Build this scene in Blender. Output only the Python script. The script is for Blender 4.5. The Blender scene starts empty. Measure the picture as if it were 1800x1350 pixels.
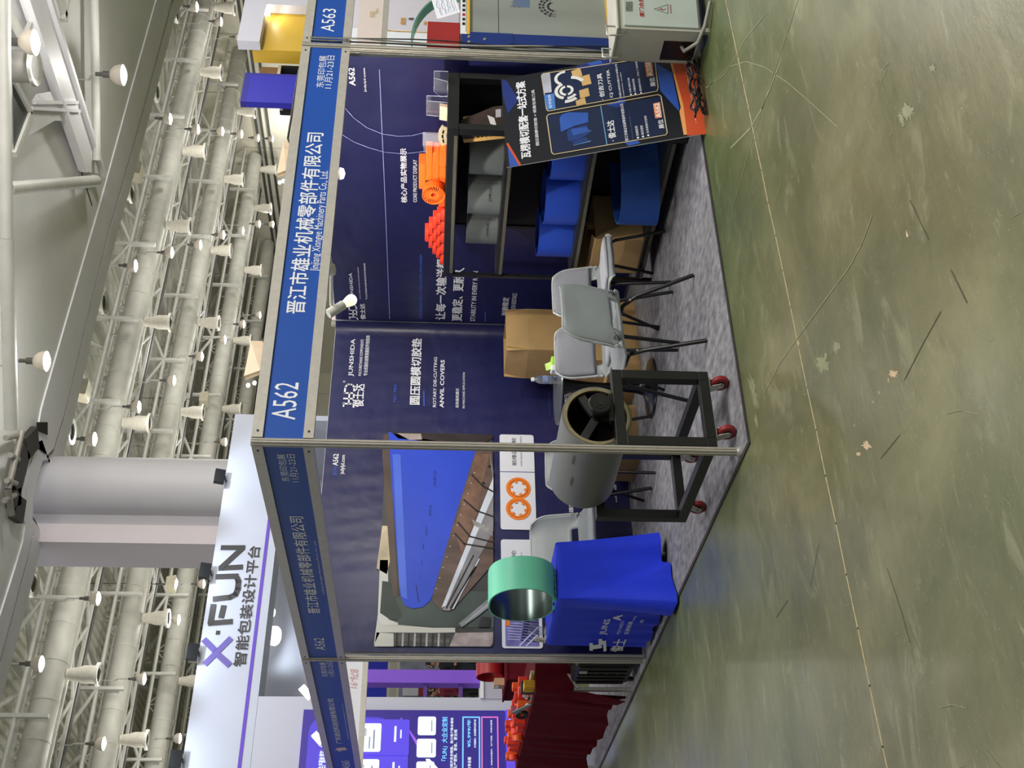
import bpy, math, random
import numpy as np
from mathutils import Matrix, Vector
random.seed(7)
R = math.radians
SC = bpy.context.scene
COL = SC.collection

# ---------------------------------------------------------------- camera (photo taken with the phone on its side)
FPX = 2015.68
CAM = np.array([-3.0019, -5.0101, 1.5721])
YAW, PIT, ROL = 0.97583, -0.0648, 0.02365
_fw = np.array([math.cos(YAW)*math.cos(PIT), math.sin(YAW)*math.cos(PIT), math.sin(PIT)])
_r = np.array([math.sin(YAW), -math.cos(YAW), 0.0]); _u = np.cross(_r, _fw)
_r2 = _r*math.cos(ROL) + _u*math.sin(ROL); _u2 = -_r*math.sin(ROL) + _u*math.cos(ROL)
cam = bpy.data.cameras.new('camera'); cam.sensor_width = 36; cam.lens = FPX/1800*36
cam.clip_end = 400
camo = bpy.data.objects.new('camera', cam); COL.objects.link(camo)
m = Matrix.Identity(4)
for i in range(3):
    m[i][0] = -_u2[i]; m[i][1] = _r2[i]; m[i][2] = -_fw[i]; m[i][3] = CAM[i]
camo.matrix_world = m
SC.camera = camo

# ---------------------------------------------------------------- view, world, hall light
vs = SC.view_settings
vs.view_transform = 'Standard'; vs.look = 'None'; vs.gamma = 1; vs.use_curve_mapping = False
vs.exposure = 0.0
w = bpy.data.worlds.new('hall_daylight'); SC.world = w; w.use_nodes = True
bg = w.node_tree.nodes['Background']; bg.inputs[0].default_value = (0.93, 0.96, 1.0, 1); bg.inputs[1].default_value = 0.62
TH = R(2.5)
HXV = np.array([math.cos(TH), math.sin(TH), 0]); HYV = np.array([-math.sin(TH), math.cos(TH), 0])
def H(x, y, z):
    """hall grid coordinates -> world"""
    return HXV*x + HYV*y + np.array([0, 0, z])
def lamp_area(name, loc, target, sx, sy, power, col=(1, 1, 1)):
    l = bpy.data.lights.new(name, 'AREA'); l.shape = 'RECTANGLE'; l.size = sx; l.size_y = sy
    l.energy = power; l.color = col
    o = bpy.data.objects.new(name, l); COL.objects.link(o); o.location = loc
    o.rotation_euler = (Vector(target)-Vector(loc)).to_track_quat('-Z', 'Y').to_euler()
    return o
def lamp_spot(name, loc, target, power, ang=60, col=(1, 1, 1), size=.08, blend=.6):
    l = bpy.data.lights.new(name, 'SPOT'); l.energy = power; l.color = col; l.spot_size = R(ang); l.spot_blend = blend
    l.shadow_soft_size = size
    o = bpy.data.objects.new(name, l); COL.objects.link(o); o.location = loc
    o.rotation_euler = (Vector(target)-Vector(loc)).to_track_quat('-Z', 'Y').to_euler()
    return o
def lamp_point(name, loc, power, col=(1, .975, .92), size=.15):
    l = bpy.data.lights.new(name, 'POINT'); l.energy = power; l.color = col; l.shadow_soft_size = size
    o = bpy.data.objects.new(name, l); COL.objects.link(o); o.location = loc; return o
lamp_area('fill_area_aisle', (3.0, -6.5, 8.0), (1.6, 1.0, 0.4), 9, 3, 800, (1, .97, .93))  # unseen area fills added, standing in for lamp rows overhead
lamp_area('fill_area_booths', (1.0, 5.5, 8.2), (1.0, 5.0, 0), 8, 4, 250, (1, .98, .95))
for p_, e_ in ((H(9, 2.2, 6.5), 700), (H(17, 0, 6.4), 850), (H(-1.5, 4.0, 6.8), 110), (H(4, -5, 6.5), 260)): lamp_point('fill_point', p_, e_, (1, .97, .93), .6)  # unseen point fills added to brighten the soffit and floor

# ---------------------------------------------------------------- helpers
def ray(x, y):
    return _fw + _r2*((1350-y)-675)/FPX - _u2*(x-900)/FPX
def at(x, y, ax, val):
    """point where the sight line of photo pixel (x,y) meets the real plane ax=val (booth axes)"""
    d = ray(x, y); i = 'XYZ'.index(ax); t = (val-CAM[i])/d[i]
    return CAM + t*d
def hat(x, y, ax, val):
    """same in hall grid coordinates"""
    d = ray(x, y); n = {'x': HXV, 'y': HYV, 'z': np.array([0, 0, 1.])}[ax]
    t = (val-CAM@n)/(d@n); P = CAM+t*d
    return np.array([P@HXV, P@HYV, P[2]])
def lin(c):
    c = c/255.0
    return c/12.92 if c <= .04045 else ((c+.055)/1.055)**2.4
def S(rgb): return (lin(rgb[0]), lin(rgb[1]), lin(rgb[2]), 1)

_mats = {}
def mat(name, rgb, rough=.5, metal=0, var=.05, scale=6, bump=0, bscale=None, spec=.5, emis=0, trans=0, stretch=None, coat=0, sheen=0, hi=None, detail=4, alpha=1):
    """procedural material: base colour broken up by noise, optional noise bump"""
    if name in _mats: return _mats[name]
    mt = bpy.data.materials.new(name); mt.use_nodes = True
    nt = mt.node_tree; N = nt.nodes; L = nt.links
    b = N['Principled BSDF']
    tc = N.new('ShaderNodeTexCoord'); mp = N.new('ShaderNodeMapping')
    L.new(tc.outputs['Object'], mp.inputs[0])
    if stretch: mp.inputs['Scale'].default_value = stretch
    nz = N.new('ShaderNodeTexNoise'); nz.inputs['Scale'].default_value = scale; nz.inputs['Detail'].default_value = detail
    L.new(mp.outputs[0], nz.inputs['Vector'])
    cr = N.new('ShaderNodeValToRGB')
    c = S(rgb)
    lo = tuple(max(0, v*(1-var)) for v in c[:3])+(1,)
    hi_ = S(hi) if hi else tuple(min(1, v*(1+var)) for v in c[:3])+(1,)
    cr.color_ramp.elements[0].position = .3; cr.color_ramp.elements[0].color = lo
    cr.color_ramp.elements[1].position = .7; cr.color_ramp.elements[1].color = hi_
    L.new(nz.outputs[0], cr.inputs[0]); L.new(cr.outputs[0], b.inputs['Base Color'])
    b.inputs['Roughness'].default_value = rough; b.inputs['Metallic'].default_value = metal
    b.inputs['Specular IOR Level'].default_value = spec
    if coat: b.inputs['Coat Weight'].default_value = coat
    if sheen: b.inputs['Sheen Weight'].default_value = sheen
    if trans: b.inputs['Transmission Weight'].default_value = trans; b.inputs['IOR'].default_value = 1.3
    if alpha < 1: b.inputs['Alpha'].default_value = alpha
    if emis:
        L.new(cr.outputs[0], b.inputs['Emission Color']); b.inputs['Emission Strength'].default_value = emis
    if bump:
        n2 = N.new('ShaderNodeTexNoise'); n2.inputs['Scale'].default_value = bscale or scale*6; n2.inputs['Detail'].default_value = 3
        L.new(mp.outputs[0], n2.inputs['Vector'])
        bp = N.new('ShaderNodeBump'); bp.inputs['Strength'].default_value = bump; bp.inputs['Distance'].default_value = .02
        L.new(n2.outputs[0], bp.inputs['Height']); L.new(bp.outputs[0], b.inputs['Normal'])
    _mats[name] = mt
    return mt

WM = {}
def V(p): return np.array(p, float)
def norm(v): v = V(v); return v/np.linalg.norm(v)
def frame(d):
    d = norm(d); a = V((0, 0, 1)) if abs(d[2]) < .9 else V((1, 0, 0))
    s = norm(np.cross(a, d)); return d, s, np.cross(d, s)
class MB:
    def __init__(self): self.v = []; self.f = []; self.mi = []; self.k = 0
    def add(self, vs_, fs_, mi=None):
        o = len(self.v); self.v += [tuple(map(float, p)) for p in vs_]
        self.f += [tuple(i+o for i in f) for f in fs_]
        self.mi += [self.k if mi is None else mi]*len(fs_); return self
    def box(self, lo, hi, mi=None):
        x0, y0, z0 = lo; x1, y1, z1 = hi
        p = [(x0,y0,z0),(x1,y0,z0),(x1,y1,z0),(x0,y1,z0),(x0,y0,z1),(x1,y0,z1),(x1,y1,z1),(x0,y1,z1)]
        return self.add(p, [(3,2,1,0),(4,5,6,7),(0,1,5,4),(1,2,6,5),(2,3,7,6),(3,0,4,7)], mi)
    def obox(self, o, a, b, c, mi=None):
        """box from corner o along vectors a,b,c"""
        o, a, b, c = V(o), V(a), V(b), V(c)
        p = [o, o+a, o+a+b, o+b, o+c, o+a+c, o+a+b+c, o+b+c]
        fs = [(3,2,1,0),(4,5,6,7),(0,1,5,4),(1,2,6,5),(2,3,7,6),(3,0,4,7)]
        if np.dot(np.cross(a, b), c) < 0: fs = [f[::-1] for f in fs]
        return self.add(p, fs, mi)
    def bar(self, p0, p1, w, h, up=(0, 0, 1), mi=None):
        p0, p1 = V(p0), V(p1); d = p1-p0; s = np.cross(d, V(up))
        if np.linalg.norm(s) < 1e-6: s = np.cross(d, V((1, 0, 0)))
        s = norm(s); t = norm(np.cross(s, d))
        return self.obox(p0-s*w/2-t*h/2, d, s*w, t*h, mi)
    def tube(self, p0, p1, r, n=10, r1=None, caps=True, mi=None):
        return self.path([p0, p1], r, n, rs=[r, r if r1 is None else r1], caps=caps, mi=mi)
    def path(self, pts, r, n=8, rs=None, caps=True, mi=None):
        pts = [V(p) for p in pts]; vs_ = []; fs_ = []; ps = None
        for i, p in enumerate(pts):
            d = pts[min(i+1, len(pts)-1)]-pts[max(i-1, 0)]
            d = norm(d)
            if ps is None: _, s, t = frame(d)
            else:
                s = ps-d*np.dot(ps, d); s = norm(s); t = np.cross(d, s)
            ps = s; rr = rs[i] if rs else r
            for k in range(n):
                a = 2*math.pi*k/n; vs_.append(p+rr*(s*math.cos(a)+t*math.sin(a)))
        for i in range(len(pts)-1):
            for k in range(n):
                a = i*n+k; b = i*n+(k+1) % n; fs_.append((a, b, b+n, a+n))
        if caps:
            fs_.append(tuple(range(n-1, -1, -1))); q = (len(pts)-1)*n; fs_.append(tuple(range(q, q+n)))
        return self.add(vs_, fs_, mi)
    def lathe(self, prof, c=(0, 0, 0), ax=(0, 0, 1), n=24, mi=None, close=False):
        """prof: list of (radius, along axis)"""
        d, s, t = frame(ax); c = V(c); vs_ = []; fs_ = []
        for (r, h) in prof:
            for k in range(n):
                a = 2*math.pi*k/n; vs_.append(c+d*h+r*(s*math.cos(a)+t*math.sin(a)))
        m_ = len(prof)
        for i in range(m_ if close else m_-1):
            j = (i+1) % m_
            for k in range(n):
                k1 = (k+1) % n; fs_.append((i*n+k, i*n+k1, j*n+k1, j*n+k))
        if not close:
            if prof[0][0] > 1e-6: fs_.append(tuple(range(n-1, -1, -1)))
            if prof[-1][0] > 1e-6: fs_.append(tuple(range((m_-1)*n, m_*n)))
        return self.add(vs_, fs_, mi)
    def prism(self, poly, o, a, b, c, mi=None):
        """2-D polygon in axes a,b from o, extruded along vector c"""
        o, a, b, c = V(o), V(a), V(b), V(c); n = len(poly)
        p = [o+a*x+b*y for x, y in poly]; q = [v+c for v in p]
        fs = [tuple(range(n)), tuple(range(2*n-1, n-1, -1))]+[(i+n, (i+1) % n+n, (i+1) % n, i) for i in range(n)]
        ar = sum(poly[i][0]*poly[(i+1) % n][1]-poly[(i+1) % n][0]*poly[i][1] for i in range(n))
        if ar*np.dot(np.cross(a, b), c) > 0: fs = [f[::-1] for f in fs]
        return self.add(p+q, fs, mi)
    def grid(self, fn, nu, nv, mi=None, skip=None, flip=False):
        vs_ = [fn(i/nu, j/nv) for i in range(nu+1) for j in range(nv+1)]; fs_ = []
        for i in range(nu):
            for j in range(nv):
                if skip and skip((i+.5)/nu, (j+.5)/nv): continue
                a = i*(nv+1)+j; q = (a, a+1, a+nv+2, a+nv+1); fs_.append(q[::-1] if flip else q)
        return self.add(vs_, fs_, mi)
    def arc_sheet(self, c, r, th, a0, a1, z0, z1, n=28, mi=None, ex=1.0, ax=None):
        """curved sheet around the vertical axis (or axes ax=(s,t,d)); angles in degrees"""
        s, t, d = (V((1,0,0)), V((0,1,0)), V((0,0,1))) if ax is None else map(V, ax)
        c = V(c); vs_ = []; fs_ = []; full = abs(a1-a0) >= 359.9
        m_ = n if full else n+1
        for i in range(m_):
            a = R(a0+(a1-a0)*i/n); e = s*math.cos(a)+t*ex*math.sin(a)
            for rr, zz in ((r, z0), (r, z1), (r-th, z1), (r-th, z0)): vs_.append(c+e*rr+d*zz)
        for i in range(n):
            j = (i+1) % m_
            for k in range(4):
                k1 = (k+1) % 4; fs_.append((i*4+k, j*4+k, j*4+k1, i*4+k1))
        if not full: fs_.append((0, 1, 2, 3)); fs_.append((n*4+3, n*4+2, n*4+1, n*4))
        return self.add(vs_, fs_, mi)
    def build(self, name, mats, parent=None, local=False, smooth=0, loc=None, bevel=0, solid=0, subsurf=0):
        vv = np.array(self.v, float).reshape(-1, 3)
        o = bpy.data.objects.new(name, None) if not len(vv) else None
        me = bpy.data.meshes.new(name)
        if parent is not None:
            M_ = WM[parent.name]
            if not local:
                inv = np.linalg.inv(M_); vv = vv@inv[:3, :3].T+inv[:3, 3]
        else:
            if loc is None: loc = ((vv[:, 0].min()+vv[:, 0].max())/2, (vv[:, 1].min()+vv[:, 1].max())/2, vv[:, 2].min())
            vv = vv-V(loc)
        me.from_pydata(vv.tolist(), [], self.f)
        if not isinstance(mats, (list, tuple)): mats = [mats]
        for q in mats: me.materials.append(q)
        if len(mats) > 1: me.polygons.foreach_set('material_index', self.mi)
        me.update()
        if smooth:
            me.shade_smooth(); me.set_sharp_from_angle(angle=R(smooth))
        o = bpy.data.objects.new(name, me); COL.objects.link(o)
        if parent is not None: o.parent = parent; WM[o.name] = WM[parent.name]
        else:
            o.location = loc; M_ = np.eye(4); M_[:3, 3] = loc; WM[o.name] = M_
        if solid:
            md = o.modifiers.new('thickness', 'SOLIDIFY'); md.thickness = solid; md.offset = 0
        if bevel:
            md = o.modifiers.new('edge', 'BEVEL'); md.width = bevel; md.segments = 2; md.limit_method = 'ANGLE'
        if subsurf:
            md = o.modifiers.new('smooth', 'SUBSURF'); md.levels = subsurf; md.render_levels = subsurf
        return o
def tag(o, label=None, cat=None, group=None, kind=None):
    if label: o['label'] = label
    if cat: o['category'] = cat
    if group: o['group'] = group
    if kind: o['kind'] = kind
    return o
def struct(o): o['kind'] = 'structure'; return o
def thing(name, label, cat, loc=(0, 0, 0), rz=0, group=None, scale=1):
    o = bpy.data.objects.new(name, None); o.empty_display_size = .1; COL.objects.link(o)
    o.location = loc; o.rotation_euler = (0, 0, rz); o.scale = (scale,)*3
    M_ = np.eye(4); c, s = math.cos(rz), math.sin(rz)
    M_[:3, :3] = np.array([[c, -s, 0], [s, c, 0], [0, 0, 1]])*scale; M_[:3, 3] = loc
    WM[o.name] = M_
    return tag(o, label, cat, group)
def dup(root, loc, rz=0, label=None, group=None, scale=None):
    def cp(o, par):
        c = o.copy(); COL.objects.link(c); c.parent = par
        for ch in list(o.children): cp(ch, c)
        return c
    r = cp(root, None); r.location = loc; r.rotation_euler = (0, 0, rz)
    if scale: r.scale = (scale,)*3
    if label: r['label'] = label
    if group: r['group'] = group
    return r

_tx = {}
def glyphs(s, shear=0.0):
    k = (s, shear)
    if k in _tx: return _tx[k]
    c = bpy.data.curves.new('t', 'FONT'); c.body = s; c.resolution_u = 2; c.shear = shear
    o = bpy.data.objects.new('t', c); COL.objects.link(o)
    dg = bpy.context.evaluated_depsgraph_get()
    me = bpy.data.meshes.new_from_object(o.evaluated_get(dg))
    vv = np.array([v.co[:2] for v in me.vertices]).reshape(-1, 2); ff = [tuple(p.vertices) for p in me.polygons]
    bpy.data.objects.remove(o); bpy.data.curves.remove(c); bpy.data.meshes.remove(me)
    if len(vv):
        lo, hi = vv.min(0), vv.max(0); ext = np.maximum(hi-lo, 1e-6); vv = (vv-lo)/ext
    else: ext = np.ones(2)
    _tx[k] = (vv, ff, ext); return _tx[k]
class Flat:
    """flat printing on a real plane: origin o, right a, up b, outward normal n"""
    def __init__(self, o, a, b, n, step=.0012): self.o, self.a, self.b, self.n, self.step = V(o), norm(a), norm(b), norm(n), step; self.mb = MB(); self.mats = []
    def mi(self, m_):
        if m_ not in self.mats: self.mats.append(m_)
        return self.mats.index(m_)
    def px(self, x, y):
        d = ray(x, y); t = ((self.o-CAM)@self.n)/(d@self.n); P = CAM+t*d-self.o
        return (P@self.a, P@self.b)
    def p3(self, q, lv): return self.o+self.a*q[0]+self.b*q[1]+self.n*self.step*lv
    def poly(self, pts, m_, lv=1):
        ar = sum(pts[i][0]*pts[(i+1) % len(pts)][1]-pts[(i+1) % len(pts)][0]*pts[i][1] for i in range(len(pts)))
        if ar < 0: pts = pts[::-1]
        self.mb.add([self.p3(p, lv) for p in pts], [tuple(range(len(pts)))], self.mi(m_))
    def ppoly(self, pxs, m_, lv=1): self.poly([self.px(*p) for p in pxs], m_, lv)
    def rect(self, x0, y0, x1, y1, m_, lv=1, r=0):
        if r <= 0: return self.poly([(x0, y0), (x1, y0), (x1, y1), (x0, y1)], m_, lv)
        pts = []
        for cx_, cy_, a0 in ((x1-r, y0+r, -90), (x1-r, y1-r, 0), (x0+r, y1-r, 90), (x0+r, y0+r, 180)):
            for k in range(5):
                a = R(a0+k*22.5); pts.append((cx_+r*math.cos(a), cy_+r*math.sin(a)))
        self.poly(pts, m_, lv)
    def line(self, pts, w_, m_, lv=1):
        for p, q in zip(pts[:-1], pts[1:]):
            d = V((q[0]-p[0], q[1]-p[1])); l = np.linalg.norm(d)
            if l < 1e-6: continue
            n_ = V((-d[1], d[0]))/l*w_/2; e = d/l*w_*.3
            self.poly([tuple(V(p)-n_-e), tuple(V(q)-n_+e), tuple(V(q)+n_+e), tuple(V(p)+n_-e)], m_, lv)
    def pline(self, pxs, w_, m_, lv=1): self.line([self.px(*p) for p in pxs], w_, m_, lv)
    def frame(self, x0, y0, x1, y1, w_, m_, lv=1): self.line([(x0, y0), (x1, y0), (x1, y1), (x0, y1), (x0, y0)], w_, m_, lv)
    def text(self, s, x0, y0, x1, y1, m_, lv=2, bold=.012, flip=False, shear=0):
        vv, ff, ext = glyphs(s, shear)
        if flip: vv = 1-vv
        # heavier strokes: the same outline set a hair left, right, up and down
        offs = [(0, 0)] if bold <= 0 else [(-1, -1), (1, -1), (-1, 1), (1, 1)]
        for k, (ox, oy) in enumerate(offs):
            bx, by = ox*bold/ext[0]*.9, oy*bold/ext[1]*.9
            sx, sy = 1-2*max(bold, 0)*.9/ext[0], 1-2*max(bold, 0)*.9/ext[1]
            self.mb.add([self.p3((x0+(x1-x0)*(.5+(v[0]-.5)*sx+bx), y0+(y1-y0)*(.5+(v[1]-.5)*sy+by)), lv+.12*k) for v in vv], ff, self.mi(m_))
    def ptext(self, s, ll, ur, m_, lv=2, bold=.012, flip=False, shear=0):
        a = self.px(*ll); b = self.px(*ur)
        self.text(s, a[0], a[1], b[0], b[1], m_, lv, bold, flip, shear)
    def build(self, name, parent): return self.mb.build(name, self.mats, parent)

ORD = ['first', 'second', 'third', 'fourth', 'fifth', 'sixth', 'seventh', 'eighth', 'ninth', 'tenth', 'eleventh', 'twelfth']

# ---------------------------------------------------------------- shared materials
alu = mat('brushed_aluminium', (196, 191, 180), .38, .35, .06, 30, .02, 200)
steel_white = mat('white_painted_steel', (204, 203, 196), .5, 0, .06, 3, .02, 40)
duct_m = mat('duct_insulation', (192, 190, 181), .6, 0, .10, 2.2, .25, 5)
white_p = mat('white_panel', (225, 226, 232), .5, 0, .03, 2)
black_p = mat('black_plastic', (18, 18, 20), .45, 0, .2, 20)
black_m = mat('black_painted_steel', (24, 24, 24), .38, 0, .25, 12, .03, 90)
carton = mat('corrugated_cardboard', (178, 146, 98), .75, 0, .08, 7, .04, 120)
carton_in = mat('cardboard_inside', (150, 115, 70), .8, 0, .1, 5)
print_w = mat('white_print', (235, 236, 242), .5, 0, .01, 5)
print_b = mat('blue_print', (70, 105, 215), .5, 0, .02, 5)
print_k = mat('black_print', (22, 22, 26), .5, 0, .05, 5)
glow = mat('lamp_glow', (255, 250, 235), .4, 0, 0, 1, emis=9)
glow_soft = mat('lamp_glow_far', (255, 250, 232), .4, 0, 0, 1, emis=6)
grey_shell = mat('grey_moulded_plastic', (150, 156, 158), .42, 0, .05, 9, .02, 150)
fabric_g = mat('grey_seat_fabric', (138, 140, 148), .9, 0, .12, 160, .35, 400, sheen=.3)
chrome = mat('zinc_plated_steel', (190, 190, 180), .3, .7, .1, 25)
clear = mat('clear_acrylic', (225, 230, 240), .05, 0, 0, 1, trans=.92)
orange = mat('orange_polyurethane', (255, 106, 32), .42, 0, .05, 14, .02, 60)
redpu = mat('red_polyurethane', (244, 66, 38), .42, 0, .05, 14, .02, 60)
screw_m = mat('dark_screw', (50, 48, 44), .5, .3, .1, 30)
# ================================================================ HALL FLOOR
def floor_material():
    mt = bpy.data.materials.new('worn_green_epoxy'); mt.use_nodes = True
    nt = mt.node_tree; N = nt.nodes; L = nt.links; b = N['Principled BSDF']
    tc = N.new('ShaderNodeTexCoord')
    def noise(scale, st, rot, det=5, rough=.6, dist=0):
        mp = N.new('ShaderNodeMapping'); mp.inputs['Scale'].default_value = st; mp.inputs['Rotation'].default_value = (0, 0, rot)
        L.new(tc.outputs['Object'], mp.inputs[0])
        n = N.new('ShaderNodeTexNoise'); n.inputs['Scale'].default_value = scale; n.inputs['Detail'].default_value = det
        n.inputs['Roughness'].default_value = rough; n.inputs['Distortion'].default_value = dist
        L.new(mp.outputs[0], n.inputs['Vector']); return n.outputs[0]
    def ramp(x, els):
        cr = N.new('ShaderNodeValToRGB'); e = cr.color_ramp.elements
        while len(e) < len(els): e.new(.5)
        for k, (p, c) in enumerate(els): e[k].position = p; e[k].color = c
        L.new(x, cr.inputs[0]); return cr.outputs[0]
    def mix(f, a, c):
        mx = N.new('ShaderNodeMix'); mx.data_type = 'RGBA'
        L.new(f, mx.inputs[0])
        for v, k in ((a, 6), (c, 7)):
            if isinstance(v, tuple): mx.inputs[k].default_value = v
            else: L.new(v, mx.inputs[k])
        return mx.outputs[2]
    hue = ramp(noise(.22, (1, 1, 1), .4, 3, .5), [(.38, k0 := (0, 0, 0, 1)), (.62, (1, 1, 1, 1))])
    olive = ramp(noise(1.1, (1, 1, 1), 0, 9, .68, .4), [(.28, S((80, 82, 52))), (.5, S((108, 106, 72))), (.75, S((142, 138, 102)))])
    green = ramp(noise(1.3, (1, 1, 1), 1, 9, .66, .4), [(.28, S((68, 82, 46))), (.5, S((90, 102, 64))), (.75, S((124, 132, 94)))])
    base = mix(hue, green, olive)
    streak = ramp(noise(4.2, (.55, 1.5, 1), -R(52), 9, .74, .9), [(.55, k0), (.72, (.6, .6, .6, 1))])
    c1 = mix(streak, base, S((156, 154, 124)))
    fine = ramp(noise(17, (.5, 1.8, 1), -R(64), 7, .75, .5), [(.60, k0), (.74, (.55, .55, .55, 1))])
    c2 = mix(fine, c1, S((172, 170, 146)))
    dark = ramp(noise(2.6, (.7, 1.2, 1), -R(40), 9, .72, .6), [(.56, k0), (.74, (.6, .6, .6, 1))])
    c3 = mix(dark, c2, S((70, 72, 46)))
    spk = ramp(noise(85, (1, 1, 1), 0, 2, .5), [(.68, k0), (.74, (.5, .5, .5, 1))])
    c4 = mix(spk, c3, S((178, 174, 152)))
    L.new(c4, b.inputs['Base Color'])
    rg = ramp(noise(1.6, (.5, 1.4, 1), -R(50), 5, .6), [(.3, (.27,)*3+(1,)), (.75, (.46,)*3+(1,))])
    L.new(rg, b.inputs['Roughness']); b.inputs['Specular IOR Level'].default_value = .5
    bp = N.new('ShaderNodeBump'); bp.inputs['Strength'].default_value = .06; bp.inputs['Distance'].default_value = .02
    L.new(noise(14, (.5, 1.5, 1), -R(50), 4), bp.inputs['Height']); L.new(bp.outputs[0], b.inputs['Normal'])
    return mt
fl = Flat((0, 0, 0), (1, 0, 0), (0, 1, 0), (0, 0, 1), .0006)
floor_m = floor_material()
fl.poly([(-60, -40), (80, -40), (80, 80), (-60, 80)], floor_m, 0)
seam_m = mat('floor_joint_filler', (172, 158, 122), .7, 0, .2, 40)
chip_m = mat('chipped_floor_patch', (196, 172, 138), .8, 0, .2, 30)
scuff_m = mat('pale_floor_scuff', (134, 136, 104), .55, 0, .15, 30)
mark_m = mat('dark_floor_scratch', (84, 80, 60), .6, 0, .2, 30)
rr = random.Random(3)
x = -8.0; pts = []
while x < 30: pts.append((x, -1.03+.0375*(x-.2)*.95+rr.uniform(-.004, .004))); x += .22
fl.line(pts, .011, seam_m, 1)
def blob(cx, cy, rx, ry, m_, n=22, seed=0, rot=0, lv=2, jag=.45):
    r_ = random.Random(seed); q = []
    for k in range(n):
        a = 2*math.pi*k/n; rad = 1-r_.random()*jag
        u_, v_ = rx*rad*math.cos(a), ry*rad*math.sin(a); q.append((cx+u_*math.cos(rot)-v_*math.sin(rot), cy+u_*math.sin(rot)+v_*math.cos(rot)))
    fl.poly(q, m_, lv)
for k, (px_, py_, rx, ry, m_, rot) in enumerate([(1571, 657, .05, .022, chip_m, .9), (1562, 668, .012, .008, chip_m, 0), (1523, 783, .05, .024, chip_m, .9), (1510, 798, .028, .014, chip_m, 1.0),
        (1545, 690, .014, .007, chip_m, .5), (1535, 706, .012, .006, chip_m, .5), (1502, 748, .012, .006, chip_m, .4), (1596, 196, .07, .03, scuff_m, .6), (1585, 208, .05, .018, scuff_m, .2),
        (1640, 120, .035, .014, scuff_m, .6), (1447, 640, .11, .05, scuff_m, .9), (1470, 610, .06, .03, scuff_m, .8), (1325, 690, .16, .06, scuff_m, .2), (1330, 740, .07, .03, scuff_m, .4), (1595, 412, .016, .012, chip_m, 0),
        (1404, 604, .018, .02, seam_m, 0), (1385, 160, .03, .006, scuff_m, 1.2), (1100, 1290, .03, .01, scuff_m, .3)]):
    q = fl.px(px_, py_); blob(q[0], q[1], rx*(1.15 if m_ is chip_m else 1), ry*(.8 if m_ is chip_m else 1), m_, 40, k, rot, 2, .62)
def scr(pxs, w_, m_): fl.pline(pxs, w_, m_, 3)
scr([(1290, 360), (1325, 238), (1360, 130), (1403, 0)], .006, scuff_m); scr([(1243, 155), (1280, 118), (1312, 108), (1345, 118), (1385, 145), (1420, 175), (1473, 223)], .005, scuff_m)
scr([(1533, 380), (1515, 430), (1493, 470), (1460, 515), (1410, 583), (1370, 640), (1340, 700)], .006, scuff_m)
scr([(1240, 155), (1275, 130), (1310, 70), (1345, 25)], .006, scuff_m); scr([(1285, 260), (1320, 225), (1340, 190), (1372, 110)], .012, scuff_m)
scr([(1600, 352), (1632, 420)], .006, mark_m); scr([(1672, 475), (1700, 532)], .006, mark_m); scr([(1654, 548), (1625, 600), (1590, 668)], .004, mark_m)
scr([(1582, 765), (1548, 806)], .003, mark_m); scr([(1440, 955), (1425, 1030)], .003, mark_m); scr([(1560, 1000), (1585, 1075), (1600, 1130)], .003, mark_m); scr([(1385, 1055), (1365, 1085)], .005, mark_m)
r_ = random.Random(9)
for k in range(130):      # short pale drag scratches and grit
    x, y = r_.uniform(-2.4, 3.2), r_.uniform(-3.6, -.25); a = r_.gauss(.95, .45); l = r_.uniform(.006, .05) if k % 5 else r_.uniform(.08, .3)
    fl.line([(x, y), (x+l*.5*math.cos(a), y+l*.5*math.sin(a)), (x+l*math.cos(a+.1), y+l*math.sin(a+.1))], r_.uniform(.0012, .003), scuff_m if k % 3 else chip_m if l < .03 else scuff_m, 4)
struct(fl.mb.build('floor', fl.mats, None, loc=(0, 0, 0)))

struct(MB().box((-7.4, -14, 0), (-7, 16, 4.5)).build('light_block_aisle', mat('aisle_light_block_grey', (120, 122, 134), .6, 0, .1, .5)))  # unseen blocker added to cut the light on left-facing sides

# ================================================================ ROOF, DUCTS, TRUSSES
roof_m = mat('corrugated_roof_sheet', (220, 218, 208), .6, 0, .06, 1.2)
mb = MB(); x = 0.0
prof = []
while x < 50: prof += [(x, 16.3), (x+.12, 16.3), (x+.16, 16.18), (x+.36, 16.18)]; x += .40
for (xa, za), (xb, zb) in zip(prof[:-1], prof[1:]):
    mb.add([H(xa, 14.6, za), H(xb, 14.6, zb), H(xb, 66, zb), H(xa, 66, za)], [(0, 1, 2, 3)])
struct(mb.build('ceiling', roof_m, None))
wall_m = mat('cream_wall_tile', (214, 210, 192), .6, 0, .04, .5)
dark_line = mat('dark_cable_tray', (70, 70, 68), .6, 0, .2, 3)
mb = MB()
for k in range(21):     # cladding sheets with open joints, side wall and far wall
    y0 = -14+k*4.1; mb.obox(H(50, y0, 0), HXV*.2, HYV*4.04, V((0, 0, 16.4)))
for z in (12.6, 12.3, 11.9): mb.obox(H(49.95, -14, z), -HXV*.15, HYV*80, V((0, 0, .13)), 1)
struct(mb.build('wall_side', [wall_m, dark_line], None))
mb = MB()
for k in range(26):
    mb.obox(H(-30+k*3.55, 66, 0), HYV*.2, HXV*3.5, V((0, 0, 16.4)))
struct(mb.build('wall_far', [wall_m], None))

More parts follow.
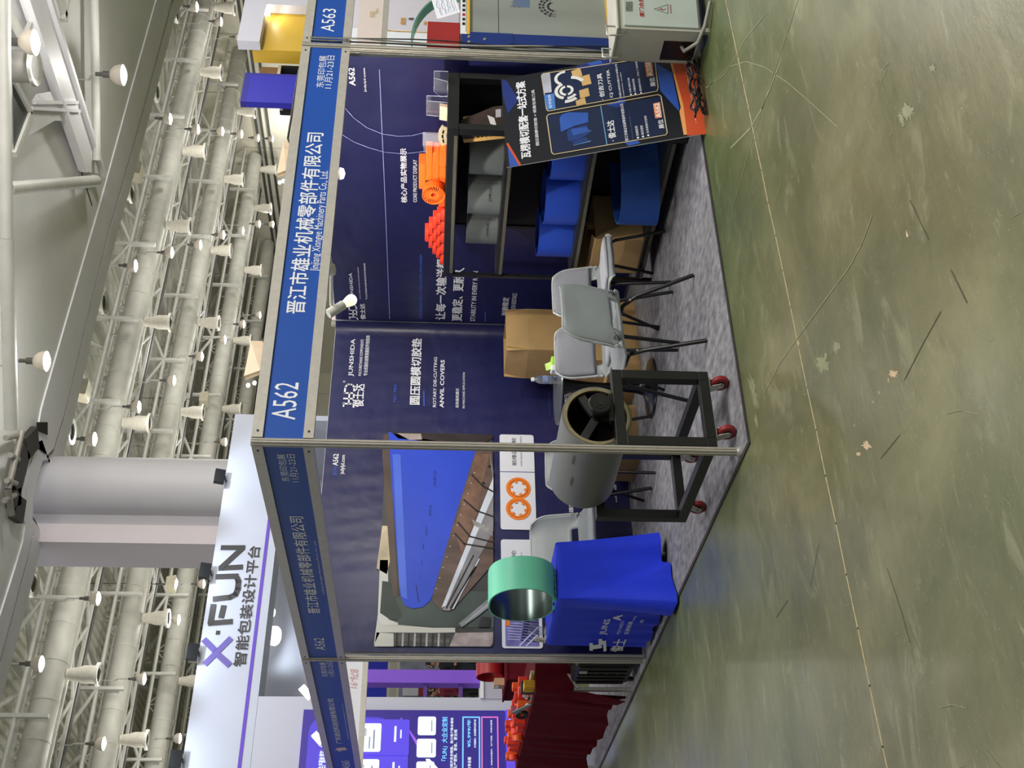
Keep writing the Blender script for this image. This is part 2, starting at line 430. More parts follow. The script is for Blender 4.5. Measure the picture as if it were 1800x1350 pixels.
DUCT_Y = [21.8, 29.0, 36.3, 44.0, 51.6, 58.5]
NEAR = ['nearest', 'second', 'third', 'fourth', 'fifth', 'farthest']
for k, y in enumerate(DUCT_Y):
    d = thing('ventilation_duct', f'{NEAR[k]} round white-wrapped ventilation duct running along under the hall roof', 'duct', H(30, y, 13), 0, 'ventilation ducts')
    mb = MB()
    prof_ = [(.42, 0)]; x = 1.2
    while x < 49: prof_ += [(.42, x-.04), (.437, x-.03), (.437, x+.03), (.42, x+.04)]; x += 1.22
    mb.lathe(prof_+[(.42, 49.8)], H(0, y, 13), HXV, 20); mb.build('duct_pipe', duct_m, d, smooth=50)
    # lattice truss that carries the duct
    t = thing('roof_truss', f'{NEAR[k]} white steel lattice truss carrying a ventilation duct under the roof', 'truss', H(30, y-.6, 13), 0, 'roof trusses')
    MB().tube(H(0, y-.75, 13.5), H(49.8, y-.75, 13.5), .07, 8).build('bottom_chord', steel_white, t, smooth=50)
    MB().bar(H(0, y-.75, 15.4), H(49.8, y-.75, 15.4), .16, .2).build('top_chord', steel_white, t)
    for j in range(13):
        x = 1.6+j*3.72
        MB().bar(H(x, y-.75, 12.55), H(x, y-.75, 15.4), .16, .12, HXV).build('post', steel_white, t)
        if j < 12: MB().tube(H(x, y-.75, 13.5 if j % 2 else 15.3), H(x+3.72, y-.75, 15.3 if j % 2 else 13.5), .075, 8).build('brace', steel_white, t, smooth=50)
    # walkway lattice behind the duct
    c = thing('lattice_walkway', f'white lattice walkway with a dark cable tray behind the {NEAR[k]} ventilation duct', 'walkway', H(30, y+1.5, 12.9), 0, 'lattice walkways')
    for nm, dy, z in (('rail', .75, 12.75), ('rail', 1.35, 12.95), ('rail', 2.3, 12.95), ('rail', .75, 13.9)):
        MB().bar(H(0, y+dy, z), H(49.8, y+dy, z), .1, .1).build(nm, steel_white, c)
    MB().bar(H(0, y+2.6, 12.95), H(49.8, y+2.6, 12.95), .22, .1).build('cable_tray', dark_line, c)
    mb = MB(); x = .8; s_ = 0
    while x < 48:
        mb.bar(H(x, y+(1.35 if s_ else 2.3), 12.95), H(x+1.24, y+(2.3 if s_ else 1.35), 12.95), .07, .07)
        mb.bar(H(x, y+.75, 12.75), H(x, y+.75, 13.9), .06, .06, HXV); mb.bar(H(x, y+.75, 12.75 if s_ else 13.9), H(x+1.24, y+.75, 13.9 if s_ else 12.75), .06, .06)
        x += 1.24; s_ = 1-s_
    mb.build('lattice_web', steel_white, c)
    # roof bracing between this truss and the next
    b = thing('roof_bracing', f'white tube bracing under the corrugated roof beyond the {NEAR[k]} truss', 'bracing', H(30, y+3.5, 15), 0, 'roof bracing')
    for j in range(13):
        x = 1.6+j*3.72
        MB().bar(H(x, y-.75, 15.75), H(x, y+6.6, 15.75), .14, .3).build('purlin', steel_white, b)
        if j % 2 == 0:
            MB().tube(H(x, y+.2, 15.3), H(x+3.4, y+5.6, 15.5), .1, 8).build('diagonal', steel_white, b, smooth=50)
            MB().tube(H(x+.2, y+2.4, 13.1), H(x+1.9, y+5.6, 15.5), .13, 8).build('diagonal', steel_white, b, smooth=50)
        else:
            MB().tube(H(x, y+5.6, 15.5), H(x+3.4, y+.2, 15.3), .1, 8).build('diagonal', steel_white, b, smooth=50)
            MB().tube(H(x+1.7, y+2.4, 13.1), H(x+.2, y+5.6, 15.5), .13, 8).build('diagonal', steel_white, b, smooth=50)

# jet nozzles under the ducts
NOZ = {0: [(33.7, 11.8), (29.2, 11.77), (24.2, 11.74), (19.5, 11.75), (14.8, 11.7), (10.2, 11.7)],
       1: [(43.9, 12), (39.1, 12), (33.9, 12), (29.5, 12), (24.5, 12), (19.9, 12), (10.65, 12)],
       2: [(45.1, 12.1), (39.9, 12.1), (35, 12.1), (30.5, 12.1), (25.5, 12.1), (15.9, 12.1), (11.2, 12.1)],
       3: [(48.9, 12.1), (45.6, 12.1), (40.7, 12.1), (35.6, 12.1), (31.1, 12.1), (16.5, 12.1)]}
noz_m = mat('nozzle_canvas', (205, 200, 186), .7, 0, .08, 6, .05, 60)
first = None
for k, lst in NOZ.items():
    lst = sorted(lst)
    for j, (x, z) in enumerate(lst):
        lab = f'white cup-shaped air nozzle under the {NEAR[k]} duct, {ORD[j]} from the left along it'
        p = H(x, DUCT_Y[k]+(.3 if k == 0 else .1), 11.97)
        if first is None:
            first = thing('air_nozzle', lab, 'air nozzle', p, 0, 'air nozzles')
            MB().lathe([(.19, .5), (.21, .3), (.27, .1), (.27, -.28)], p, (0, 0, 1), 20).build('cup', noz_m, first, smooth=40)
            MB().lathe([(.27, -.36), (.36, -.38), (.37, -.30), (.28, -.28), (.24, -.3), (.24, -.36)], p, (0, 0, 1), 24, close=True).build('mouth_ring', mat('nozzle_ring', (216, 214, 204), .4, 0, .04, 5), first, smooth=50)
            MB().lathe([(0.001, -.31), (.24, -.31)], p, (0, 0, 1), 20).build('mouth_shade', mat('nozzle_inside', (110, 108, 100), .7, 0, .1, 5), first)
            MB().tube(p+V((0, 0, .45)), p+V((0, 0, .60)), .17, 14).build('neck', noz_m, first, smooth=50)
        else: dup(first, p, 0, lab)

# hall lamps: staggered rows
LAMPS = [(23.65, [8.7, 15.6, 22.4, 29.6, 36.3]), (27.1, [12.2, 19.2, 26.2, 33.0, 40.1]), (30.6, [9.05, 15.9, 22.9, 29.9, 36.9, 43.7]),
         (34.0, [12.5, 19.7, 26.7, 33.75, 40.6]), (37.6, [9.4, 16.4, 23.5, 30.5, 37.5, 44.4]), (41.1, [12.9, 19.7, 27.1, 34.3, 41.4, 48.3]), (44.8, [38.0, 45.0])]
refl_m = mat('lamp_reflector', (206, 196, 182), .45, 0, .05, 8)
lamp0 = None
def make_lamp(p, lab, r, g, hang=4.69, group='hall lamps'):
    t = thing('high_bay_lamp', lab, 'lamp', p, 0, group)
    MB().lathe([(r, 0), (r*.98, r*.35), (r*.82, r*.8), (r*.5, r*1.15), (r*.33, r*1.25)], p, (0, 0, 1), 22).build('reflector', refl_m, t, smooth=50)
    MB().lathe([(.001, -r*.28), (r*.4, -r*.25), (r*.75, -r*.12), (r*.95, .0)], p, (0, 0, 1), 22).build('lit_lens', g, t, smooth=60)
    MB().tube(p+V((0, 0, r*1.2)), p+V((0, 0, r*1.9)), r*.33, 12).tube(p+V((0, 0, r*1.9)), p+V((0, 0, r*2.6)), r*.2, 10).build('socket', mat('lamp_socket', (96, 94, 88), .5, .2, .1, 20), t, smooth=50)
    hb = min(.9, hang*.6); MB().path([p+V((0, 0, r*2.5)), p+V((0, 0, hb)), p+V((0, .16, hb+.12))], .025, 6).tube(p+V((0, .16, hb+.1)), p+V((0, .16, hang)), .012, 6).build('hanger', steel_white, t)
    if hang < 2: lamp_point('soffit_lamp_light', p-V((0, 0, .25)), 100)
    return t
for k, (y, xs) in enumerate(LAMPS):
    for j, x in enumerate(xs):
        lab = f'lit hall lamp hanging in the {ORD[k]} lamp row beyond the soffit, {ORD[j]} from the left'
        p = H(x, y, 11.5)
        if lamp0 is None: lamp0 = make_lamp(p, lab, .21, glow_soft)
        else: dup(lamp0, p, 0, lab)
        lamp_point('hall_lamp_light', p-V((0, 0, .3)), 165)
fl0 = None
for j, (px_, py_, lab) in enumerate([(238, 303, 'boxy floodlight hung under the roof at the right of the truss field'), (143, 687, 'boxy floodlight hung under the roof above the booth number A562'),
        (358, 702, 'boxy floodlight lowest of those seen over the booth fascia'), (300, 1027, 'boxy floodlight hung under the roof left of the white column')]):
    hp = hat(px_, py_, 'z', 12.2); p = H(*hp)
    if fl0 is None:
        fl0 = thing('hall_floodlight', lab, 'floodlight', p, 0, 'boxy floodlights')
        MB().prism([(-.22, .15), (.22, .15), (.3, -.2), (-.3, -.2)], p-HYV*.25, HXV, (0, 0, 1), HYV*.5).build('housing', mat('floodlight_housing', (188, 180, 158), .5, 0, .08, 6), fl0)
        MB().obox(p+V((0, 0, -.22))-HXV*.26-HYV*.22, HXV*.52, HYV*.44, V((0, 0, .015))).build('glass', mat('floodlight_glass', (225, 220, 200), .2, 0, .05, 6), fl0)
        MB().tube(p+V((0, 0, .15)), p+V((0, 0, .6)), .04, 8).tube(p+V((0, 0, .6)), p+V((0, 0, 3.99)), .014, 6).build('hanger', dark_line, fl0)
    else: dup(fl0, p, 0, lab)

# ================================================================ GREY SOFFIT NEAR THE CAMERA
soff_m = mat('grey_soffit_panel', (236, 235, 233), .6, 0, .06, .6, .03, 6)
trim_m = mat('soffit_edge_trim', (238, 236, 240), .5, 0, .04, 1)
inner = [(300, -60), (273, 0), (223, 180), (178, 345), (120, 545), (70, 720), (66, 752), (46, 800), (28, 862), (30, 890), (44, 925), (36, 960), (0, 1075), (-60, 1260)]
outer = [(330, -60), (300, 0), (240, 225), (190, 400), (150, 560), (114, 715), (96, 775), (88, 800), (80, 800), (71, 772), (64, 766), (52, 800), (40, 855), (40, 880), (57, 905), (58, 925), (48, 970), (12, 1105), (-40, 1290)]
ip = [hat(*q, 'z', 9.0) for q in inner]; op = [hat(*q, 'z', 9.0) for q in outer]
mb = MB()
for q0, q1 in zip(ip[:-1], ip[1:]):
    mb.add([H(q0[0], q0[1], 9), H(q1[0], q1[1], 9), H(q1[0], -30, 9), H(q0[0], -30, 9)], [(0, 1, 2, 3)])
a, b = ip[0], ip[-1]
mb.add([H(a[0], a[1], 9), H(60, 13.8, 9), H(60, -30, 9), H(a[0], -30, 9)], [(0, 1, 2, 3)])
mb.add([H(b[0], b[1], 9), H(-30, 13.8, 9), H(-30, -30, 9), H(b[0], -30, 9)], [(0, 1, 2, 3)])
for x in (2, 14.5, 27): mb.obox(H(x, -30, 8.99), HXV*.04, HYV*43, V((0, 0, .01)), 1)
o = mb.build('soffit', [soff_m, mat('soffit_joint', (70, 70, 70), .7, 0, .1, 3)], None)
o.name = 'ceiling_near'; struct(o)
def strip(mb, A, B, z, th, mi=None):
    n = max(len(A), len(B))*3
    def res(P):
        P = [V(p) for p in P]; L_ = [0]
        for p, q in zip(P[:-1], P[1:]): L_.append(L_[-1]+np.linalg.norm(p-q))
        out = []
        for k in range(n+1):
            s_ = L_[-1]*k/n; j = min(int(np.searchsorted(L_, s_, 'right'))-1, len(P)-2); f = (s_-L_[j])/max(L_[j+1]-L_[j], 1e-9); out.append(P[j]*(1-f)+P[j+1]*f)
        return out
    A, B = res(A), res(B)
    for k in range(n):
        q = [A[k], A[k+1], B[k+1], B[k]]
        mb.add([H(p[0], p[1], z) for p in q]+[H(p[0], p[1], z+th) for p in q], [(0, 1, 2, 3), (7, 6, 5, 4), (0, 4, 5, 1), (2, 6, 7, 3)], mi)
mb = MB(); strip(mb, ip, op, 8.97, .35)
struct(mb.build('trim_soffit', trim_m, None))
mid = [(p[0], p[1]+.16) for p in op]; mid2 = [(p[0], p[1]+.30) for p in op]; far_ = [(p[0], p[1]+.62) for p in op]
mb = MB(); strip(mb, op, mid, 9.12, .3, 1); strip(mb, mid, far_, 9.0, .2, 0)
struct(mb.build('trim_gutter', [trim_m, mat('gutter_shadow_gap', (40, 40, 42), .7, 0, .1, 3)], None))
# roof steel below the soffit
st = thing('soffit_steelwork', 'white tube and plate steelwork crossing below the grey soffit, nearest in the picture', 'steelwork', H(9, 8, 8.5))
def hp3(x, y, z): q = hat(x, y, 'z', z); return H(*q)
MB().tube(hp3(6, -20, 8.3), hp3(11, 420, 8.3), .10, 14).tube(hp3(11, 420, 8.3), hp3(20, 755, 8.3), .11, 14).build('main_tube', steel_white, st, smooth=50)
MB().tube(hp3(12, 333, 8.35), hp3(168, 318, 8.75), .12, 14).build('cross_tube', steel_white, st, smooth=50)
MB().tube(hp3(166, -20, 8.7), hp3(170, 282, 8.7), .085, 12).build('lamp_tube', steel_white, st, smooth=50)
A, B, C_, D = hp3(40, -20, 8.6), hp3(78, -20, 8.6), hp3(180, 308, 8.8), hp3(148, 300, 8.8)
MB().add([A, B, C_, D]+[q+V((0, 0, .12)) for q in (A, B, C_, D)], [(0, 1, 2, 3), (7, 6, 5, 4), (0, 4, 5, 1), (1, 5, 6, 2), (2, 6, 7, 3), (3, 7, 4, 0)]).bar(B, C_, .1, .16).bar(A, D, .08, .14).build('diagonal_beam', trim_m, st)
A, B, C_ = hp3(22, 140, 8.65), hp3(52, 198, 8.65), hp3(24, 272, 8.65)
MB().add([A, B, C_], [(0, 1, 2)]).build('dark_opening', mat('dark_skylight', (56, 58, 62), .4, 0, .15, 4), st)
MB().bar(A, B, .1, .1).bar(B, C_, .1, .1).build('opening_rim', steel_white, st)
A, B, C_, D = hp3(50, 185, 8.72), hp3(64, 165, 8.72), hp3(128, 155, 8.75), hp3(142, 215, 8.75)
MB().add([A, B, C_, D, hp3(96, 212, 8.75), hp3(42, 244, 8.7)], [(0, 1, 2, 3, 4, 5)]).bar(hp3(55, 190, 8.66), hp3(140, 195, 8.7), .06, .06).bar(hp3(60, 180, 8.66), hp3(136, 180, 8.7), .06, .06).build('gusset_plate', trim_m, st)
MB().bar(hp3(14, 20, 8.68), hp3(44, 75, 8.68), .12, .1).bar(hp3(58, 30, 8.68), hp3(46, 60, 8.68), .08, .08).bar(hp3(100, -20, 8.8), hp3(116, 36, 8.8), .12, .1).bar(hp3(122, -20, 8.8), hp3(110, 36, 8.8), .1, .1).build('small_strut', steel_white, st)
make_lamp(hp3(62, 75, 8.0), 'large lit lamp under the grey soffit, topmost right, beside a grey air nozzle', .2, glow, 1.0, 'soffit lamps')
make_lamp(hp3(217, 132, 8.0), 'lit lamp hanging alone from the tube below the smooth grey soffit at right', .21, glow, 1.0, 'soffit lamps')
make_lamp(hp3(82, 635, 8.0), 'lit lamp hanging below the grey soffit at upper left', .17, glow, 1.0, 'soffit lamps')
p = hp3(62, 118, 8.25)
t = thing('air_nozzle', 'grey round air nozzle with a shiny ring beside the topmost right lamp', 'air nozzle', p, 0)
MB().lathe([(.26, .5), (.26, .1), (.28, 0)], p, (0, 0, 1), 22).build('cup', mat('nozzle_grey', (140, 138, 134), .6, 0, .1, 8), t, smooth=50)
MB().lathe([(.2, .0), (.3, -.02), (.32, .03), (.28, .06)], p, (0, 0, 1), 24, close=True).build('mouth_ring', chrome, t, smooth=50)
# expansion-joint machinery where the trim curves round the column
g = thing('joint_bracket', 'dark steel bracket and rods where the soffit edge curves round the column', 'bracket', hp3(30, 830, 8.9))
mb = MB(); q = [hp3(*c, 8.93) for c in ((62, 768), (42, 790), (24, 860), (24, 890), (38, 900))]
for a, b in zip(q[:-1], q[1:]): mb.bar(a, b, .42, .12)
mb.build('dark_channel', mat('dark_channel', (62, 60, 58), .6, .1, .15, 5), g)
mb = MB(); q = [hp3(*c, 8.8) for c in ((38, 758), (28, 800), (14, 860), (20, 905))]
for a, b in zip(q[:-1], q[1:]): mb.tube(a, b, .06, 8)
for c0, c1 in (((10, 770), (34, 765)), ((18, 800), (32, 808)), ((12, 845), (28, 850)), ((8, 880), (26, 870))): mb.tube(hp3(*c0, 8.78), hp3(*c1, 8.85), .05, 8)
mb.build('rod', mat('grey_rod', (150, 146, 138), .5, .2, .1, 6), g, smooth=50)
mb = MB(); mb.add([hp3(*c, 8.9) for c in ((64, 742), (84, 742), (84, 765), (64, 757))], [(0, 1, 2, 3)]); mb.build('recess', black_p, g)
# white column
c = thing('hall_column', 'tall white hall column with a rounded side rising behind the white sign wall', 'column', H(7.7, 15, 0))
x0 = hat(300, 815, 'y', 14.9)[0]; x1 = hat(300, 900, 'y', 14.9)[0]; x2 = hat(300, 928, 'y', 14.9)[0]; x3 = hat(300, 960, 'y', 14.9)[0]
mb = MB(); n = 20; rad = (x0-x1)/2*1.02
pr = [((x0+x1)/2-rad*math.cos(R(180*k/n)), -.6*math.sin(R(180*k/n))) for k in range(n+1)]+[(x0, .8), (x1, .8)]
col_m = mat('white_column_paint', (206, 204, 208), .5, 0, .03, 1)
mb.prism(pr, H(0, 14.9, 0), HXV, HYV, V((0, 0, 10.5))); mb.build('round_shaft', col_m, c, smooth=40)
MB().prism([(x2, .12), (x1, .12), (x1, .9), (x2, .9)], H(0, 14.9, 0), HXV, HYV, V((0, 0, 10.5))).build('recessed_side', mat('column_recess', (188, 186, 190), .55, 0, .03, 1), c)
MB().prism([(x3, -.1), (x2, -.1), (x2, .9), (x3, .9)], H(0, 14.9, 0), HXV, HYV, V((0, 0, 10.5))).build('square_pilaster', mat('column_pilaster', (216, 206, 210), .5, 0, .03, 1), c)
# ================================================================ SIGN WALL BOOTH BEHIND (white, with floodlights)
YX = 11.39
xw = mat('sign_wall_white', (192, 196, 212), .45, 0, .02, .6)
purple = mat('purple_stripe', (96, 60, 190), .45, 0, .03, 3)
xr = hat(560, 731, 'y', YX)[0]
sw = thing('sign_wall', 'tall white exhibition stand wall with black letter sign and purple line behind the booth', 'stand wall', H(4, YX, 0))
xo = hat(455, 1224, 'y', YX)[0]; zt = 5.0; zs = hat(463, 1000, 'y', YX)[2]; zb = hat(480, 1000, 'y', YX)[2]
MB().obox(H(-3, YX, zb), HXV*(xr+3), HYV*.6, V((0, 0, zt-zb))).build('fascia', xw, sw)
MB().obox(H(-3, YX, 0), HXV*(xo+3), HYV*.6, V((0, 0, zb-.004))).build('front_panel', mat('sign_wall_side_panel', (196, 197, 212), .5, 0, .02, .6), sw)
MB().obox(H(xo-.3, YX+1.9, 2.75), HXV*(xr-xo+.3), HYV*.15, V((0, 0, zb-2.75+.3))).build('recess_wall', xw, sw)
MB().obox(H(xr-.1, YX, 0), HXV*.1, HYV*2, V((0, 0, zb))).build('end_panel', xw, sw)
s = Flat(H(0, YX-.004, 0), HXV, (0, 0, 1), -HYV, .004)
s.line([(-3, zs), (xr-.2, zs)], .05, purple, 1)
lt = mat('black_sign_letter', (20, 20, 26), .4, 0, .05, 5); lp = mat('purple_sign_letter', (92, 78, 160), .4, 0, .05, 5)
s.pline([(362, 1166), (404, 1124)], .09, lp, 2); s.pline([(360, 1126), (376, 1142)], .09, lp, 2); s.pline([(382, 1150), (402, 1168)], .09, lp, 3)
s.ppoly([(379, 1116), (386, 1116), (387, 1109), (380, 1109)], lt, 2)
s.pline([(369, 1096), (406, 1093)], .085, lt, 2); s.pline([(370, 1095), (375, 1065)], .085, lt, 3); s.pline([(389, 1084), (393, 1067)], .085, lt, 2)
s.pline([(377, 1053), (404, 1050), (414, 1045), (418, 1035), (419, 1022), (417, 1017)], .085, lt, 2); s.pline([(382, 1014), (416, 1013)], .085, lt, 3)
s.pline([(387, 999), (424, 997)], .085, lt, 2); s.pline([(390, 997), (424, 966)], .085, lt, 3); s.pline([(391, 963), (428, 963)], .085, lt, 2)
s.ptext('智能包装设计平台', (432, 1172), (437, 960), lt, 2, .014)
s.build('sign_lettering', sw)
# floodlights on top of the sign wall
f0 = None
for k, (px_, py_, lab) in enumerate([(372, 992, 'black floodlight on the top edge of the white sign wall, above the letter N'), (348, 1135, 'black floodlight on the top edge of the white sign wall, above the letter X'),
                                     (318, 1325, 'black floodlight on the top edge of the white sign wall at the left margin'), (400, 825, 'black floodlight at the right end of the white sign wall top, beside the column')]):
    q = hat(px_, py_, 'y', YX-.35); p = H(q[0], YX-.12, zt-.03)
    if f0 is None:
        f0 = thing('sign_floodlight', lab, 'floodlight', p, 0, 'sign wall floodlights')
        MB().obox(p-HXV*.12+V((0, 0, .01))-HYV*.02, HXV*.24, -HYV*.05+V((0, 0, .155)), HYV*.08+V((0, 0, .025))).build('housing', black_p, f0)
        MB().bar(p+V((0, 0, .02)), p+HYV*.2+V((0, 0, .035)), .04, .03).build('arm', black_p, f0)
        MB().obox(p-HXV*.10+V((0, 0, .025))+HYV*.068, HXV*.2, -HYV*.04+V((0, 0, .125)), HYV*.01).build('glass', mat('floodlight_lens', (200, 205, 210), .2, 0, .02, 5, emis=.6), f0)
    else: dup(f0, p, 0, lab)
    lamp_spot('sign_flood', H(q[0], YX-.7, zt+.28), H(q[0], YX, zt-.55), 34, 110, (.72, .85, 1), .06)
for px_, py_, lab in ((485, 1118, 'round white recess light shining on the white wall under the sign'), (478, 1077, 'small round recess light under the sign, half hidden')):
    q = hat(px_, py_, 'y', YX+1.4); p = H(*q); sc = 1 if py_ > 1100 else .5
    t = thing('recess_light', lab, 'lamp', p, 0, 'recess lights')
    MB().lathe([(.001, -.03), (.14*sc, -.03), (.16*sc, 0), (.15*sc, .12), (.05*sc, .18)], p, norm((0.2, .3, 1)), 20).build('lamp_head', mat('white_lamp_body', (240, 240, 240), .4, 0, .02, 5, emis=2.2), t, smooth=50)
    MB().tube(p+V((0, 0, .15)), p+V((0, 0, .5)), .02, 8).build('arm', white_p, t)
lamp_spot('recess_glow', H(*(hat(488, 1120, 'y', YX+1.3))), H(hat(494, 1122, 'y', YX+1.9)[0], YX+1.9, hat(494, 1122, 'y', YX+1.9)[2]-.1), 14, 130, (.85, .93, 1), .05)
# big purple screen
zt_, zb_ = hat(534, 1247, 'y', YX-.1)[2], hat(888, 1248, 'y', YX-.1)[2]; xs = hat(700, 1248, 'y', YX-.1)[0]; zf = hat(905, 1248, 'y', YX-.1)[2]
sc_ = thing('display_screen', 'large purple backlit advertising wall with price and white cards at left behind the next booth', 'display', H(1, YX-.1, 0))
scr_m = mat('screen_purple', (46, 32, 128), .4, 0, .10, .8, emis=.5)
MB().obox(H(-3, YX-.1, zb_), HXV*(xs+3), HYV*.1, V((0, 0, zt_-zb_))).build('screen', scr_m, sc_)
MB().obox(H(-3, YX-.13, zf), HXV*(xs+3), HYV*.13, V((0, 0, zb_-zf-.005))).build('base_strip', mat('screen_base', (98, 76, 222), .4, 0, .04, 1, emis=.5), sc_)
s = Flat(H(0, YX-.105, 0), HXV, (0, 0, 1), -HYV, .004)
em = lambda n, c: mat(n, c, .4, 0, .02, 2, emis=.55)
e_blue = em('screen_card_blue', (72, 56, 190)); e_wht = em('screen_white', (226, 236, 244)); e_cy = em('screen_cyan', (120, 200, 250)); e_pur = em('screen_violet', (150, 86, 220)); e_pk = em('screen_pink', (214, 110, 190)); e_grey = em('screen_grey', (120, 124, 150))
a = s.px(545, 1260); b = s.px(690, 1260); x_ = a[0]
s.rect(-3, b[1], x_, a[1], e_blue, 1, .22)
for (c0, c1) in (((641, 1322), (671, 1272)), ((637, 1400), (667, 1335))):
    q0 = s.px(*c0); q1 = s.px(*c1); s.rect(q0[0]-.06, q1[1]-.4, q1[0]+.06, q0[1]+.3, em('screen_card_violet', (84, 66, 214)), 2, .03); s.rect(q0[0], q1[1], q1[0], q0[1]+.25, e_wht, 3, .03)
    s.line([(q0[0]+.05, q1[1]+.1), (q1[0]-.1, q1[1]+.1)], .02, e_grey, 4); s.line([(q0[0]+.05, q1[1]+.16), (q1[0]-.2, q1[1]+.16)], .015, e_grey, 4)
    cx_, cy_ = q1[0]-.12, q1[1]+.26
    for k in range(5): s.line([(cx_+.02*k-.05, cy_-.05), (cx_+.035*k-.07, cy_+.06)], .008, print_k, 4)
    s.line([(cx_-.07, cy_), (cx_+.07, cy_+.02)], .02, e_grey, 4)
    s.line([(q0[0]+.15, q1[1]-.2), (q1[0]-.05, q1[1]-.2)], .03, e_wht, 4); s.line([(q0[0]+.2, q1[1]-.28), (q1[0]-.1, q1[1]-.28)], .02, e_wht, 4)
s.ptext('设计生产落地,就在一个平台', (572, 1362), (563, 1300), e_wht, 2, .02)
s.ppoly([(704, 1260), (706, 1272), (732, 1300), (733, 1312)], e_pur, 1); s.ppoly([(748, 1334), (755, 1334), (790, 1372), (760, 1372)], e_wht, 1)
for c0, c1 in (((766, 1293), (735, 1260)), ((766, 1332), (733, 1299)), ((763, 1378), (732, 1339))):     # blank white cards (codes left out)
    q0 = s.px(*c0); q1 = s.px(*c1); s.rect(q0[0], q0[1], q1[0], q1[1], e_wht, 3, .03); s.line([(q0[0]+.06, q0[1]+.06), (q1[0]-.06, q0[1]+.06)], .012, e_grey, 4)
s.ptext('「FUN」大企业定制', (786, 1338), (777, 1261), e_cy, 3, .02)
s.ptext('一站式包装开发全链路，助力客户降本增效', (796, 1372), (792, 1262), e_wht, 3, .012); s.ptext('让包装生产更快、更省、更合规', (803, 1372), (798, 1283), e_wht, 3, .012)
for c0, c1, m_ in (((843, 1375), (814, 1261), e_cy), ((876, 1375), (847, 1261), e_pk)):
    q0 = s.px(*c0); q1 = s.px(*c1); s.frame(q0[0], q0[1], q1[0], q1[1], .02, m_, 2)
s.ptext('¥5,999/年', (828, 1314), (821, 1265), e_cy, 3, .025); s.ptext('含专属顾问，全流程服务免费升级', (837, 1315), (833, 1265), e_wht, 3, .01); s.ptext('企业专业版', (828, 1360), (822, 1331), e_wht, 3, .02)
s.ptext('全年不限次，包装自动报价、生产进度、可视化管理', (866, 1375), (862, 1266), e_wht, 3, .01)
sf = Flat(H(0, YX-.135, 0), HXV, (0, 0, 1), -HYV, .004)
sf.ptext('X·FUN', (899, 1280), (894, 1262), e_wht, 1, .02); sf.ptext('AiE', (899, 1316), (894, 1303), e_wht, 1, .02); sf.ppoly([(893, 1319), (899, 1319), (899, 1322), (893, 1322)], e_wht, 1)
s.build('screen_print', sc_); sf.build('base_print', sc_)
# pillar, counter and purple window frame of the sign wall booth
pm = mat('lavender_pillar', (178, 174, 192), .55, 0, .03, 1)
xa = hat(700, 1226, 'y', YX)[0]; xb = hat(700, 1155, 'y', YX)[0]
zc = hat(850, 1200, 'y', YX)[2]
t = thing('window_counter', 'pale lavender counter wall below the purple framed opening behind the next booth', 'counter', H((xa+xb)/2, YX, 0))
MB().obox(H(xa-.02, YX-.02, 0), HXV*1.6, HYV*.5, V((0, 0, zc))).build('counter_body', pm, t)
MB().obox(H(xa-.02, YX-.05, zc), HXV*1.6, HYV*.56, V((0, 0, .05))).build('counter_top', white_p, t)
t = thing('window_frame', 'purple post with two cross bars in the opening behind the next booth', 'frame', H(3.5, YX, zc+.05))
x0, x1 = hat(700, 1199, 'y', YX)[0], hat(700, 1176, 'y', YX)[0]
pf = mat('purple_frame', (128, 78, 208), .5, 0, .03, 1)
MB().obox(H(x0, YX+.02, zc+.05), HXV*(x1-x0), HYV*.2, V((0, 0, 2.72-zc-.05))).build('post', pf, t)
for px_ in (747, 810):
    z = hat(px_, 1210, 'y', YX)[2]; MB().obox(H(xa, YX+.08, z-.03), HXV*(x0-xa-.004), HYV*.12, V((0, 0, .055))).build('cross_bar', mat('purple_bar', (84, 50, 140), .5, 0, .03, 1), t)
# things seen far off through that opening
for (c0, c1, yy, m_, lab, nm) in (((640, 1235), (682, 1160), 24, mat('bright_blue_panel', (18, 40, 200), .5, 0, .1, .5), 'bright blue stand wall far off through the purple framed opening', 'far_stand_panel'),
        ((683, 1235), (698, 1160), 23.6, mat('beige_panel', (196, 192, 180), .5, 0, .05, 1), 'beige lettered beam far off below the bright blue stand wall', 'far_stand_beam'),
        ((700, 1235), (745, 1160), 23, mat('grey_blue_panel', (150, 156, 176), .5, 0, .25, 3), 'grey and white stand far off through the purple framed opening', 'far_stand_panel'),
        ((745, 1235), (862, 1160), 26, mat('pale_far_wall', (186, 184, 178), .5, 0, .2, 2), 'pale far stand behind the people in the opening', 'far_stand_panel')):
    q0 = hat(*c0, 'y', yy); q1 = hat(*c1, 'y', yy)
    xl, xh = min(q0[0], q1[0])-1.2, max(q0[0], q1[0])+.3; zl, zh = min(q0[2], q1[2]), max(q0[2], q1[2])
    if nm == 'far_stand_panel' and zl < 1.6: zl = 0
    if zl > 1.4 and nm == 'far_stand_panel' and yy == 23: zl = 0
    t = thing(nm, lab, 'stand', H((xl+xh)/2, yy, 0 if zl == 0 else zl))
    MB().obox(H(xl, yy, zl), HXV*(xh-xl), HYV*.12, V((0, 0, zh-zl))).build('panel', m_, t)
    if zl > 0:
        for x in (xl+.05, xh-.1): MB().obox(H(x, yy+.02, 0), HXV*.06, HYV*.06, V((0, 0, zl))).build('post', alu, t)
q0 = hat(735, 1222, 'y', 22.8); q1 = hat(708, 1200, 'y', 22.8)
t = thing('far_poster', 'white poster with red lower part, far off left of the purple post', 'poster', H(q0[0], 22.8, 0))
MB().obox(H(q0[0], 22.8, q0[2]), HXV*(q1[0]-q0[0]), HYV*.05, V((0, 0, q1[2]-q0[2]))).build('sheet', white_p, t)
